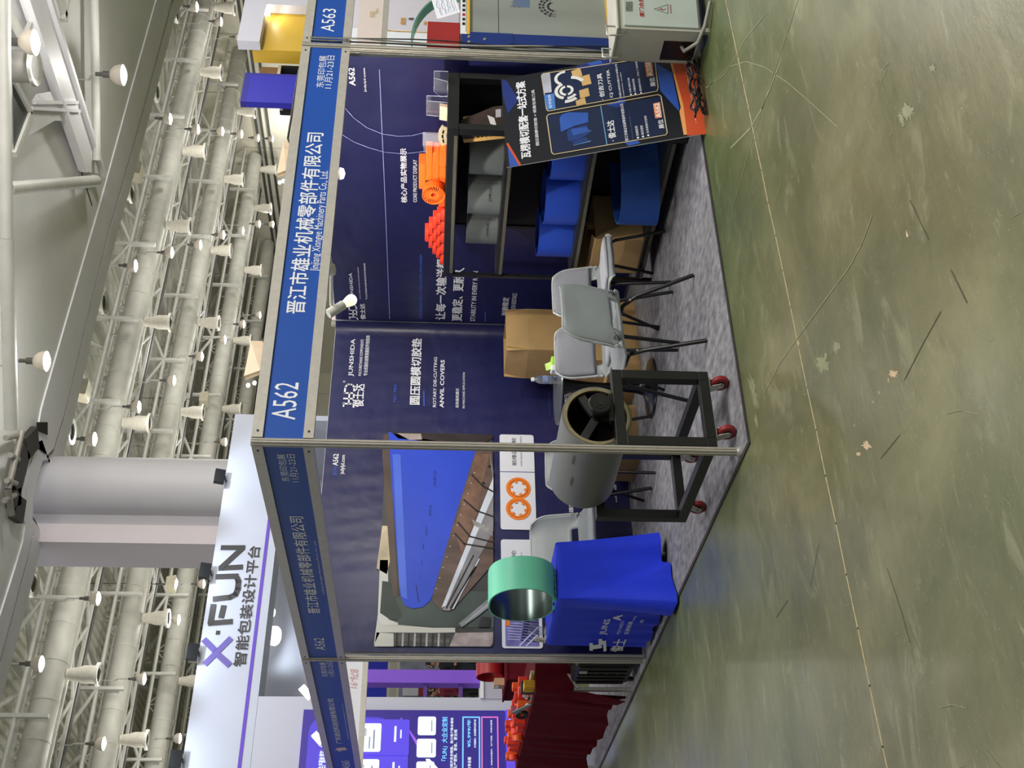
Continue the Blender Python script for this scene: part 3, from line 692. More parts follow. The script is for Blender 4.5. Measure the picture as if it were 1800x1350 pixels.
MB().obox(H(q0[0], 22.79, .4), HXV*(q1[0]-q0[0]), HYV*.06, V((0, 0, q0[2]-.4))).build('lower_panel', mat('far_red', (150, 44, 52), .5, 0, .05, 3), t)
MB().tube(H(q0[0]+.1, 22.9, 0), H(q0[0]+.1, 22.9, q1[2]), .02, 8).build('stand_pole', black_m, t)
leaf_m = mat('plant_leaf', (52, 92, 40), .6, 0, .3, 12)
def plant(p, h, lab, seed):
    r_ = random.Random(seed); t = thing('potted_plant', lab, 'plant', p)
    MB().lathe([(.14, 0), (.2, .35), (.18, .35), (.17, .3)], p, (0, 0, 1), 16).build('pot', white_p, t, smooth=40)
    mb = MB()
    for k in range(140):
        a = r_.uniform(0, 6.28); e = r_.uniform(-.3, 1.2); l = r_.uniform(.12, .26); rad = r_.uniform(.02, .34)
        c0 = p+V((rad*math.cos(a), rad*math.sin(a), r_.uniform(.4, h))); d = V((math.cos(a)*math.cos(e), math.sin(a)*math.cos(e), math.sin(e))); s_ = norm(np.cross(d, V((0, 0, 1))+.01))*l*.28
        mb.add([c0, c0+d*l*.5+s_, c0+d*l, c0+d*l*.5-s_], [(0, 1, 2, 3)])
    mb.build('foliage', leaf_m, t); MB().tube(p+V((0, 0, .3)), p+V((0, 0, h*.9)), .03, 8).build('stem', mat('plant_stem', (84, 66, 44), .8, 0, .1, 9), t)
plant(H(hat(800, 1212, 'y', 20)[0], 20.6, 0), 1.5, 'leafy green plant far off behind the person in burgundy', 1)
plant(H(hat(830, 1203, 'y', 20)[0]+.25, 19.7, 0), .95, 'low leafy green plant far off to the right of the person in burgundy', 2)

# ================================================================ PEOPLE (far off in the opening)
skin_m = mat('skin', (206, 160, 134), .55, 0, .05, 12); hair_m = mat('black_hair', (22, 18, 18), .6, 0, .2, 40)
def person(p, rz, h, top, legs, lab, pose):
    t = thing('person', lab, 'person', p, rz)
    J = pose; k = h/1.7
    verts = []; radii = []; edges = []; idx = {}
    def j(n, c, r_, par=None):
        idx[n] = len(verts); verts.append([c_*k for c_ in c]); radii.append(r_*k)
        if par is not None: edges.append((idx[par], idx[n]))
    j('pelvis', (0, 0, .93), .14); j('waist', (0, .01, 1.08), .125, 'pelvis'); j('chest', (0, .0, 1.28), .15, 'waist'); j('neck0', (0, -.01, 1.43), .075, 'chest'); j('neck', (0, .015, 1.49), .052, 'neck0')
    for s_, q in ((-1, 'l'), (1, 'r')):
        j(q+'hip', (s_*.10, 0, .86), .10, 'pelvis'); j(q+'knee', (s_*.11, .02, .48), .062, q+'hip'); j(q+'ank', (s_*.11, -.02, .09), .042, q+'knee'); j(q+'toe', (s_*.13, .15, .035), .035, q+'ank')
        sh, el, wr = J[q]
        j(q+'sh', (s_*.17, 0, 1.38), .06, 'chest'); j(q+'el', el, .042, q+'sh'); j(q+'wr', wr, .03, q+'el')
        d = norm(V(wr)-V(el)); pl = V(wr)+d*.07; j(q+'palm', pl, .033, q+'wr')
        sd = norm(np.cross(d, V((0, 0, 1))+V((.01, 0, 0))))
        for f in range(4):
            b_ = pl+sd*(f-1.5)*.018+d*.03; L_ = (.045, .055, .05, .038)[f]
            j(q+'f%d' % f, b_, .009, q+'palm'); j(q+'g%d' % f, b_+d*L_+V((0, 0, -.012)), .0075, q+'f%d' % f)
        j(q+'t', pl-d*.02+sd*.045, .0095, q+'palm'); j(q+'t2', pl+d*.02+sd*.06, .008, q+'t')
    me = bpy.data.meshes.new('body'); me.from_pydata(verts, edges, []); me.update()
    o = bpy.data.objects.new('body', me); COL.objects.link(o)
    md = o.modifiers.new('skin', 'SKIN')
    for i, r_ in enumerate(radii): me.skin_vertices[0].data[i].radius = (r_, r_*(.8 if i < 3 else 1))
    me.skin_vertices[0].data[0].use_root = True
    o.modifiers.new('sub', 'SUBSURF').levels = 1
    dg = bpy.context.evaluated_depsgraph_get(); m2 = bpy.data.meshes.new_from_object(o.evaluated_get(dg)); bpy.data.objects.remove(o)
    vv = np.array([v.co[:] for v in m2.vertices]); ff = [tuple(q.vertices) for q in m2.polygons]
    mb = MB()
    wrz = min(idx.values())
    pal = [V(verts[idx[q+'wr']]) for q in 'lr']
    for f in ff:
        c = vv[list(f)].mean(0)
        hand = min(np.linalg.norm(c-w_) for w_ in pal) < .16*k and min(np.linalg.norm(c-V(verts[idx[q+'el']])) for q in 'lr') > .17*k
        shoe = c[2] < .10*k
        mb.mi.append(3 if shoe else (0 if hand or c[2] > 1.45*k else (2 if c[2] < .96*k else 1)))
    mb.v = [tuple(v) for v in vv]; mb.f = ff
    # head with face, joined to the body mesh
    def head(u, v):
        a = 2*math.pi*u; b = math.pi*v-math.pi/2; r_ = math.cos(b)
        x, y, z = .078*r_*math.sin(a), .098*r_*math.cos(a), .115*math.sin(b)
        if y > .05 and abs(x) < .018 and -.035 < z < .02: y += .018*(1-abs(x)/.018)
        if z < -.05: x *= .85; y *= .95
        return V((x, y+.03, z+1.60))*k
    mb.k = 0; mb.grid(head, 28, 18, 0)
    for s_ in (-1, 1):
        mb.lathe([(.001, -.012), (.02, -.008), (.03, 0), (.02, .008), (.001, .01)], V((s_*.08, .025, 1.595))*k, (s_, .2, 0), 10, 0)
        mb.lathe([(.001, 0), (.010, .002), (.001, .006)], V((s_*.03, .121, 1.615))*k, (0, 1, 0), 8, 4)
    mb.obox(V((-.024, .118, 1.545))*k, V((.048, 0, 0)), V((0, .008, 0)), V((0, 0, .010)), 5)
    mb.build('body', [skin_m, top, legs, black_p, print_k, mat('lips', (160, 84, 80), .5)], t, local=True, smooth=60)
    MB().grid(lambda u, v: V((.088*math.cos(math.pi*v/2-.05)*math.sin(2*math.pi*u), .106*math.cos(math.pi*v/2-.05)*math.cos(2*math.pi*u)+.018, .118*math.sin(math.pi*v/2-.05)+1.615-(.07*(math.cos(2*math.pi*u) < .35))*(1-v)))*k, 24, 10).build('hair', hair_m, t, local=True, smooth=60)
    return t
q = hat(790, 1214, 'y', 18.5)
person(H(q[0], 18.5, 0), R(95), 1.62, mat('burgundy_shirt', (126, 26, 48), .8, 0, .1, 20), mat('black_trousers', (26, 26, 30), .8, 0, .1, 20),
       'person in burgundy shirt and black trousers, hand raised, far off in the purple framed opening',
       {'l': (None, (-.24, .06, 1.12), (-.2, .22, 1.0)), 'r': (None, (.26, .1, 1.16), (.12, .22, 1.42))})
q = hat(800, 1168, 'y', 17.5)
person(H(q[0], 17.5, 0), R(200), 1.66, mat('black_top', (30, 30, 36), .8, 0, .1, 20), mat('dark_trousers', (34, 36, 48), .8, 0, .1, 20),
       'person in black clothes standing right of the purple post, far off in the opening',
       {'l': (None, (-.26, .04, 1.12), (-.22, .2, 1.04)), 'r': (None, (.26, .06, 1.12), (.18, .24, 1.1))})
# ================================================================ BOOTH SHELL
ZC = .006
carp_m = mat('grey_carpet', (114, 112, 120), .85, 0, .16, 16, .15, 160, stretch=(1.25, .75, 1), hi=(158, 157, 162), detail=12)
edge_m = mat('carpet_edge_tape', (52, 48, 46), .7, 0, .2, 20)
mb = MB()
mb.box((-.03, -.155, 0), (3.02, 5.98, ZC), 0)
mb.box((-.055, -.18, 0), (-.03, 5.98, ZC*1.3), 1); mb.box((-.03, -.18, 0), (3.02, -.155, ZC*1.3), 1)
fs = Flat((0, 0, ZC), (1, 0, 0), (0, 1, 0), (0, 0, 1), .0004); fs.mb = mb; fs.mats = [carp_m, edge_m]
cs_m = mat('carpet_scuff', (205, 205, 208), .9, 0, .1, 60)
r_ = random.Random(5)
for k in range(150):
    x, y = r_.uniform(.0, 2.9), r_.uniform(-.1, 1.9); a = r_.uniform(.6, 1.5); l = r_.uniform(.004, .018)
    fs.line([(x, y), (x+l*math.cos(a), y+l*math.sin(a))], .003, cs_m, 1)
o = mb.build('floor_carpet', fs.mats, None); struct(o)

def post(name, x, y, lab, h=2.5):
    t = thing(name, lab, 'post', (x, y, 0), 0, 'booth posts')
    pr = []
    for k in range(8):
        a = k*math.pi/4; d = V((math.cos(a), math.sin(a))); s_ = V((-d[1], d[0])); ap = .021; hw = .0087
        pr += [tuple(d*ap-s_*hw), tuple(d*ap-s_*.003), tuple(d*(ap-.008)-s_*.003), tuple(d*(ap-.008)+s_*.003), tuple(d*ap+s_*.003), tuple(d*ap+s_*hw)]
    MB().prism(pr, (x, y, .012), (1, 0, 0), (0, 1, 0), (0, 0, h-.012)).build('extrusion', alu, t)
    MB().lathe([(.03, 0), (.03, .008), (.022, .02)], (x, y, ZC), (0, 0, 1), 20).build('foot_cap', mat('post_foot', (170, 168, 160), .4, .3, .1, 20), t, smooth=40)
    return t
post('booth_post', 0, 0, 'nearest aluminium corner post of the booth, between the two fascia boards numbered A562')
post('booth_post', 3, 0, 'aluminium booth post at right, wrapped in loose cables, beside the number A563')
post('booth_post', 0, 3, 'aluminium booth post at left, between the blue cloth table and the burgundy table')
post('booth_post', 3, 3, 'aluminium booth post in the back corner behind the fold of the two navy banners')
pn = mat('booth_wall_panel', (226, 226, 224), .5, 0, .03, 2)
struct(MB().box((.03, 2.99, 0), (2.97, 3.01, 2.46)).build('wall_left', pn))
struct(MB().box((2.99, .03, 0), (3.01, 2.97, 2.46)).build('wall_right', pn))

def fascia(name, lab, o, a, n, L, blue, texts, z0=2.19, z1=2.5):
    """fascia board of length L from o along a, outward normal n"""
    t = thing(name, lab, 'fascia', V(o)+V(a)*L/2+V((0, 0, z0)))
    o, a, n = V(o), V(a), V(n)
    g = .023
    for z, h in ((z0, .052), (z1-.056, .056)):
        MB().obox(o+a*g-n*.014+V((0, 0, z)), a*(L-2*g), n*.028, V((0, 0, h))).build('rail', alu, t)
    MB().obox(o+a*g-n*.004+V((0, 0, z0+.052)), a*(L-2*g), n*.008, V((0, 0, z1-.056-z0-.052))).build('blue_board', blue, t)
    mb = MB()
    for s_ in (.06, L-.06):
        for z in (z0+.026, z1-.028): mb.lathe([(.006, 0), (.006, .003), (.001, .004)], o+a*s_+n*.014+V((0, 0, z)), n, 10)
    mb.build('bolt', screw_m, t)
    f = Flat(o+n*.004, a, (0, 0, 1), n, .0012)
    for s_ in texts: f.ptext(s_[0], s_[1], s_[2], print_w, 1, s_[3])
    f.build('lettering', t); return t, f
blue_f = mat('fascia_blue', (20, 76, 166), .4, 0, .04, 1.5)
fascia('booth_fascia', 'right-hand blue fascia board of the booth reading A562 with large white company name', (0, 0, 0), (1, 0, 0), (0, -1, 0), 3, blue_f,
       [('A562', (519, 738), (484, 672), 0), ('晋江市雄业机械零部件有限公司', (536, 552), (539, 233), .012), ('Jinjiang Xiongye Machinery Parts Co., Ltd.', (564, 477), (563, 300), 0),
        ('东莞印包展', (569, 154), (561.5, 98), 0), ('11月21-23日', (583, 156), (576, 98), 0)])
fascia('booth_fascia', 'left-hand blue fascia board of the booth reading A562, seen at a slant', (0, 3, 0), (0, -1, 0), (-1, 0, 0), 3, blue_f,
       [('A562', (573, 1142), (551, 1121), 0), ('晋江市雄业机械零部件有限公司', (564, 1078), (507, 907), .012), ('Jinjiang Xiongye Machinery Parts Co., Ltd.', (571, 1044), (551, 950), 0),
        ('东莞印包展', (510, 846), (486, 798), 0), ('11月21-23日', (527, 847), (503.5, 798), 0)])
t, f = fascia('booth_fascia', 'blue fascia board of the next booth at left, reading A565 with a chevron logo', (0, 6, 0), (0, -1, 0), (-1, 0, 0), 3, blue_f,
       [('A565', (616, 1350), (600, 1337), 0), ('广东迪迈科技机械有限公司', (601, 1307), (575, 1228), .01), ('Guangdong Dimai Technology Machinery Co., Ltd.', (614, 1300), (600.5, 1237), 0),
        ('东莞印包展', (577, 1189), (561, 1164), 0), ('11月21-23日', (589, 1189), (574, 1163), 0)])
f2 = Flat((-.004, 3, 0), (0, -1, 0), (0, 0, 1), (-1, 0, 0)); gold = mat('logo_gold', (214, 168, 140), .4, 0, .05, 10)
for k, dx in enumerate((0, 3.5, 7)):
    f2.ppoly([(588+dx, 1320-dx*.7), (593+dx*.5, 1314+dx*.5), (606, 1313+dx*.5), (612-dx, 1318), (606-dx, 1317+dx*.4), (595, 1317+dx*.6)], gold if k != 1 else print_w, 1+k)
f2.build('logo', t)
fascia('booth_fascia', 'blue fascia board of the next booth at right, reading A563', (3, 0, 0), (1, 0, 0), (0, -1, 0), 3, blue_f, [('A563', (587, 56), (568, 15), 0)])
# back of the neighbour's far fascia: plain white board with red handwriting
t = thing('sign_beam', 'plain white fascia board back with red handwriting, beyond the next booth at left', 'fascia', (1.5, 6, 2.19))
MB().box((0, 5.99, 2.245), (3, 6.01, 2.5)).build('white_board', white_p, t); MB().box((0, 5.985, 2.19), (3, 6.015, 2.245)).build('rail', alu, t)
f2 = Flat((0, 5.988, 0), (1, 0, 0), (0, 0, 1), (0, -1, 0)); f2.ptext('B76-91', (628, 1210), (616, 1176), mat('red_marker', (206, 150, 152), .6), 1, -.004, True, .2); f2.build('handwriting', t)
post('booth_post', 3, 6, 'aluminium post at the far corner of the next booth, hidden behind the left banner wall')

# ---------------------------------------------------------------- printed banners
def banner_mat(name, rgb):
    mt = mat(name, rgb, .38, 0, .25, .9, 1.0, 2.3, spec=.75, detail=6); return mt
navy = banner_mat('navy_banner_vinyl', (28, 30, 80))
bn = thing('wall_banner', 'navy printed banner on the left wall with a photo of blue and steel rollers', 'banner', (1.45, 2.97, 0))
mb = MB()
def bl(u, v):
    L1 = 2.84; q = u*(L1+.126)
    z = .03+v*2.425
    wv = .004*math.sin(9*q+2*v)*(1-v)+.003*math.sin(23*q+7*v)
    if q <= L1: return (.035+q, 2.968-abs(wv), z)
    a = (q-L1)/.08
    return (.035+L1+.08*math.sin(a), 2.968-.08*(1-math.cos(a)), z)
mb.grid(bl, 80, 30, flip=True)
mb.build('vinyl_sheet', navy, bn, smooth=60)
b2 = thing('wall_banner', 'navy printed banner on the right wall behind the black display rack', 'banner', (2.97, 1.45, 0))
mb = MB()
def br(u, v):
    wv = .003*math.sin(11*u+3*v)+.003*math.sin(31*u+9*v)*v
    return (2.966-abs(wv), 2.885-u*2.85, .03+v*2.42)
mb.grid(br, 70, 30, flip=True); mb.build('vinyl_sheet', navy, b2, smooth=60)

def logo(f, x0, y0, x1, y1, m_, lv=2):
    """the stylised JHD mark as strokes in a box"""
    W, Hh = x1-x0, y1-y0; q = lambda a, b: (x0+a*W, y0+b*Hh); th_ = Hh*.17
    f.line([q(.02, .95), q(.18, .95)], th_*.8, m_, lv); f.line([q(.14, 1), q(.14, .2), q(.10, .06), q(.0, .02)], th_, m_, lv)
    f.line([q(.14, .5), q(.62, .5)], th_*.9, m_, lv); f.line([q(.36, .98), q(.36, .05)], th_, m_, lv); f.line([q(.6, .98), q(.6, .05)], th_, m_, lv); f.line([q(.28, .08), q(.66, .08)], th_*.9, m_, lv)
    f.line([q(.6, .94), q(.84, .92), q(.97, .74), q(.98, .5), q(.96, .26), q(.84, .09), q(.6, .07)], th_, m_, lv)
f = Flat((0, 2.962, 0), (1, 0, 0), (0, 0, 1), (0, -1, 0), .0015)
a, b = f.px(622, 716), f.px(606, 675); logo(f, a[0], a[1], b[0], b[1], print_w)
for s_ in [('俊士达', (639, 716), (623, 675), .02), ('JUNSHIDA', (622, 662), (617, 596), .012), ('POLYURETHANE COMPONENTS', (635, 661), (634.5, 597), .008), ('专业纸箱机械聚氨酯配件制造商', (646, 661), (643.5, 590), .006),
           ('圆压圆模切胶垫', (738, 712), (724, 595), .022), ('ROTARY DIE-CUTTING', (766.5, 716), (763, 628), .012), ('ANVIL COVERS', (780, 717), (774.5, 633), .024), ('实际装机展示', (806.5, 717), (801, 683), .01),
           ('IN-MACHINE APPLICATION', (817, 718), (813.5, 655), .004), ('A562', (594, 819), (586, 798), .02), ('jsdyljd.com', (606.5, 834), (600, 800), .016), ('圆压圆模切', (1001, 712), (990, 660), .02),
           ('COVERS', (1008, 710), (1002, 682), .012), ('sales@', (1085.5, 883), (1079, 852), .01), ('前缘送纸轮', (1009, 921), (998.5, 872), .02)]:
    f.ptext(s_[0], s_[1], s_[2], print_w, 2, s_[3])
f.ptext('®', (607, 673), (603, 669), print_w, 2, 0)
f.ptext('· TDI / MDI', (696, 712), (692.5, 677), print_b, 2, .004); f.ptext('BOOTH', (592, 836), (587, 821), print_b, 2, .004); f.pline([(745.5, 714), (745, 688)], .008, print_b, 2)
f.ptext('POLYURETHANE', (967, 730), (964, 690), print_b, 2, .0)
# big photograph of the rollers (a flat print)
x0, z0 = f.px(868, 1138); x1, z1 = f.px(656, 1138)[0], f.px(656, 1138)[1]; x1 = f.px(868, 764)[0]; z1 = f.px(700, 764)[1]; z1 = 1.975
ph = lambda n, c, var=.12, sc_=3, st=None: mat('photo_'+n, c, .45, 0, var, sc_, stretch=st, detail=6)
f.rect(x0, z0, x1, z1, ph('machine_grey', (66, 68, 66), .5, 4), 3, .03)
P = f.ppoly
pc = ph('cream', (206, 204, 196), .08)
P([(657, 1135), (664, 1082), (712, 1100), (760, 1104), (800, 1104), (800, 1112), (760, 1113), (668, 1112)], pc, 4)
P([(658, 1137), (692, 1137), (692, 1114), (662, 1112)], pc, 4)
P([(664, 1085), (668, 985), (682, 985), (683, 1090), (700, 1099), (672, 1100)], ph('frame_light', (214, 214, 210), .1), 5)
P([(668, 1078), (672, 1022), (686, 1024), (690, 1040), (706, 1082), (700, 1090), (686, 1090)], ph('dark_green', (56, 66, 62), .25), 6)
P([(662, 1000), (672, 925), (684, 925), (686, 985), (680, 1010)], ph('tan', (196, 180, 150), .25, 8), 5)
P([(692, 1050), (760, 1040), (868, 1040), (868, 1104), (760, 1103), (700, 1099)], ph('bed_grey', (72, 82, 78), .35, 3), 5)
P([(693, 1136), (760, 1137), (790, 1137), (790, 1115), (694, 1114)], ph('rail_stripes', (92, 90, 88), .6, 22, (1, 1, .1)), 5)
for k in range(9): f.pline([(697+k*10.5, 1136), (698+k*10.5, 1115)], .014, ph('stripe_light', (176, 176, 176), .2) if k % 2 else ph('stripe_dark', (40, 40, 40), .2), 6)
P([(790, 1137), (862, 1137), (866, 1130), (867, 1112), (800, 1113)], ph('floor_plate', (166, 152, 152), .3, 12), 5)
P([(680, 765), (684, 765), (700, 1048), (699, 1050), (690, 1050), (672, 800), (674, 764)], ph('brown_roller', (84, 70, 62), .25, 4), 7)
blp = [(683, 760), (694, 764), (836, 788), (834, 800), (766, 1030), (757, 1056), (744, 1068), (726, 1071), (712, 1066), (704, 1050), (702, 1030), (690, 870)]
P(blp, ph('roller_blue', (40, 74, 206), .12, 1.5), 8)
P([(690, 800), (704, 800), (716, 1055), (706, 1050), (702, 1030)], ph('roller_blue_light', (74, 108, 222), .12, 2), 9)
P([(685, 758), (690, 760), (712, 762), (866, 765), (866, 772), (836, 787), (700, 772)], ph('roller_end', (48, 40, 40), .5, 5), 8)
P([(698, 763), (740, 764), (742, 774), (720, 775)], ph('roller_end_metal', (168, 156, 150), .25, 8), 9)
st_o = [(836, 793), (866, 793), (867, 990), (860, 1000), (800, 1068), (790, 1076), (776, 1074), (763, 1062), (760, 1048), (764, 1034), (800, 910)]
P(st_o, ph('steel_brown', (98, 80, 72), .35, 5, (2, 2, .6)), 10)
P([(860, 793), (867, 830), (867, 935), (790, 1075), (778, 1074), (866, 850)], ph('steel_mid', (136, 134, 138), .3, 6), 11)
P([(867, 840), (867, 872), (784, 1066), (776, 1070)], ph('steel_bright', (214, 220, 232), .15, 6), 12)
P([(836, 800), (860, 800), (838, 905), (812, 975), (798, 930)], ph('steel_rust', (122, 92, 76), .4, 9), 11)
for c0, c1, c2 in (((829, 836), (848, 856), (866, 866)), ((815, 880), (838, 900), (867, 910)), ((805, 920), (826, 945), (867, 955)), ((800, 940), (816, 958), (867, 966))): f.pline([c0, c1, c2], .013, ph('groove', (34, 30, 30), .2), 13)
P([(829, 915), (866, 932), (866, 945), (833, 925)], ph('slot_metal', (150, 146, 146), .4, 20), 13)
f.pline([(836, 998), (792, 1070)], .012, ph('groove', (34, 30, 30)), 14); f.pline([(842, 985), (796, 1072)], .010, ph('steel_bright', (214, 220, 232)), 14); f.pline([(832, 978), (784, 1071)], .008, ph('groove', (34, 30, 30)), 14)
for c in ((860, 822), (849, 851)): P([(c[0]-3, c[1]), (c[0], c[1]+3), (c[0]+3, c[1]), (c[0], c[1]-3)], ph('groove', (34, 30, 30)), 14)
for k in range(12): c = (834-k*6.1, 833+k*18.5); P([(c[0]-1, c[1]), (c[0], c[1]+1.2), (c[0]+1, c[1]), (c[0], c[1]-1.2)], ph('rivet', (226, 222, 214)), 14)
P([(806, 1098), (868, 1046), (868, 1062), (838, 1086), (812, 1104)], ph('channel', (138, 142, 146), .3, 8), 12); f.pline([(818, 1096), (868, 1056)], .012, ph('stripe_light', (176, 176, 176)), 13)
P([(840, 1104), (846, 1086), (862, 1086), (860, 1104)], ph('dark_block', (44, 46, 46), .4, 10), 12)
mk = mat('roller_mark', (24, 34, 90), .5)
for (x_, y_, h_, w_) in ((764, 843, 7, 29), (756, 899, 6, 20), (749, 935, 4.5, 15), (744, 962, 3.5, 11), (741, 990, 3, 9), (737, 1015, 2.6, 8)):
    f.ptext('JHD俊士达', (x_+h_/2, y_+w_/2), (x_-h_/2+1, y_-w_/2), mk, 9, 0, False, .15)
f.pline([(731, 1030), (734, 1045), (736, 1060)], .006, mk, 9)
# white product cards
cardw = mat('card_white', (224, 226, 234), .5, 0, .03, 1)
cx0, cz0 = f.px(943, 932); cx1, cz1 = f.px(880, 764); cz1 = f.px(880, 930)[1]
sp = f.px(900, 830)[0]
f.rect(cx0, cz0, cx1, cz1, cardw, 3, .02); f.line([(sp, cz0), (sp, cz1)], .006, mat('card_line', (60, 76, 150), .5), 4)
f.ptext('前缘送纸轮', (908, 819), (899, 770), print_k, 4, .004); f.ptext('LEAD EDGE FEED WHEELS', (918, 820), (914, 768), mat('grey_print', (80, 82, 96), .5), 4, 0)
og = mat('card_orange', (238, 128, 30), .5, 0, .06, 8); og2 = mat('card_orange_dark', (206, 96, 16), .5, 0, .06, 8)
for cy_, k in ((859, 0), (895, 1)):
    c = f.px(911, cy_); ro, ri = .098, .064; n = 36
    for q in range(n):
        a0, a1 = 2*math.pi*q/n, 2*math.pi*(q+1)/n
        f.poly([(c[0]+ri*math.cos(a0), c[1]+ri*math.sin(a0)), (c[0]+ro*math.cos(a0), c[1]+ro*math.sin(a0)), (c[0]+ro*math.cos(a1), c[1]+ro*math.sin(a1)), (c[0]+ri*math.cos(a1), c[1]+ri*math.sin(a1))], og, 5+k)
        f.poly([(c[0]+.072*math.cos(a0), c[1]+.072*math.sin(a0)), (c[0]+.078*math.cos(a0), c[1]+.078*math.sin(a0)), (c[0]+.078*math.cos(a1), c[1]+.078*math.sin(a1)), (c[0]+.072*math.cos(a1), c[1]+.072*math.sin(a1))], og2, 7)
    for q in range(6):
        a0 = q*math.pi/3+.3; d = (math.cos(a0), math.sin(a0)); f.line([(c[0]+d[0]*.054, c[1]+d[1]*.054), (c[0]+d[0]*.066, c[1]+d[1]*.066)], .022, og, 7)
dx0, dx1 = f.px(900, 1140)[0], f.px(915, 949)[0]; dm = (dx0+dx1)/2
f.rect(dx0, cz0-.02, dx1, cz1, cardw, 3, .02)
f.rect(dx0+.015, cz0+.005, dm-.02, cz1-.025, ph('teeth_violet', (110, 106, 170), .45, 10), 4, .01)
r_ = random.Random(2)
for k in range(16):
    x_ = dx0+.05+k*.021; f.line([(x_, cz0+.01), (x_+.012, cz0+.14-.004*k)], .008, print_k, 5); f.line([(x_+.008, cz0+.06), (x_+.02, cz1-.04)], .005, mat('photo_pale_violet', (196, 198, 236), .4, 0, .2, 20), 5)
f.line([(dx0+.02, cz0+.1), (dx0+.1, cz0+.02)], .012, mat('photo_pale_violet', (196, 198, 236)), 6); f.line([(dx0+.02, cz0+.15), (dx0+.16, cz0+.015)], .010, mat('photo_pale_violet', (196, 198, 236)), 6)
f.rect(dx0+.17, cz1-.06, dm-.03, cz1-.03, og, 6)
f.ptext('后缘送纸轮', (908, 1040), (899, 968), print_k, 4, .004); f.ptext('TRAILING FEED WHEELS', (919, 1040), (915, 972), mat('grey_print', (80, 82, 96), .5), 4, 0)
f.build('banner_print', bn)

f = Flat((2.958, 3, 0), (0, -1, 0), (0, 0, 1), (-1, 0, 0), .0015)
a, b = f.px(629, 561), f.px(612, 534); logo(f, a[0], a[1], b[0], b[1], print_w)
for s_ in [('俊士达', (643, 561), (632, 533), .02), ('JUNSHIDA', (624, 525), (613, 479), .012), ('POLYURETHANE COMPONENTS', (634, 525), (628.5, 469), .008), ('专业纸箱机械聚氨酯配件制造商', (646, 526), (639, 462), .006),
           ('核心产品实物展示', (716, 356), (703, 260), .024), ('CORE PRODUCT DISPLAY', (733, 355), (726, 280), .012), ('A562', (625, 150), (612, 118), .024), ('jsdyljd.com', (645, 161), (638, 119), .012),
           ('让每一次输送都', (783, 562), (767, 455), .024), ('更稳定、更耐久', (812, 564), (797, 470), .024), ('STABILITY IN EVERY RUN', (835, 564), (832, 476), .012), ('耐磨稳定', (892, 554), (884, 522), .02), ('ABRASION RESISTANCE', (905, 552), (901, 515), 0)]:
    f.ptext(s_[0], s_[1], s_[2], print_w, 2, s_[3])
f.ptext('· ENGINEERED FOR CORRUGATED MACHINERY', (742, 562), (737.5, 446), print_b, 2, .002)
f.pline([(853, 565), (853, 547)], .008, print_b, 2)
thin = mat('thin_pale_line', (150, 156, 214), .5)
f.pline([(667, 122), (672, 240), (678, 375), (685, 560)], .005, thin, 2)
for arc in ([(607, 190), (622, 207), (645, 224), (672, 235), (700, 239), (724, 238), (748, 232)], [(603, 237), (622, 249), (648, 259), (676, 267), (708, 270), (735, 267), (765, 262)]):
    f.pline(arc, .005, thin, 2)
f.build('banner_print', b2)

# spotlight on an arm under the right fascia
p = at(585, 476, 'Y', .1)
t = thing('arm_spotlight', 'white arm spotlight with a lit bulb clipped under the right-hand fascia board', 'spotlight', p)
y0 = .12
c0 = at(583, 474, 'Y', y0); c1 = at(582, 535, 'Y', y0+.55); c2 = at(577, 552, 'Y', y0+.55); c3 = at(600, 538, 'Y', y0+.55); c4 = at(607, 533, 'Y', y0+.55)
wl = mat('white_lamp_paint', (222, 220, 210), .4, 0, .03, 10)
MB().lathe([(.034, -.018), (.034, .018)], c0, (0, 0.2, 1), 24).build('base_disc', wl, t, smooth=40, bevel=.004)
MB().tube(V((c0[0], .0, 2.2)), c0, .012, 8).build('clip', wl, t)
MB().tube(c0, c1, .011, 10).tube(c1, (c2+c3)/2, .011, 10).build('arm', wl, t, smooth=40)
d = norm(c3-c2); MB().lathe([(.018, 0), (.03, .0), (.03, .115), (.026, .12)], c2, d, 20).build('lamp_head', wl, t, smooth=40)
MB().lathe([(.022, .118), (.034, .16), (.036, .175)], c2, d, 20).build('bulb_neck', mat('bulb_neck', (238, 230, 190), .4, 0, .02, 5, emis=1.2), t, smooth=40)
MB().lathe([(.036, .175), (.033, .19), (.02, .205), (.001, .21)], c2, d, 20).build('bulb', glow, t, smooth=60)
lamp_spot('booth_bulb', c2+d*.225, V((2.9, 2.6, 1.8)), 46, 150, (1, .94, .82), .03)
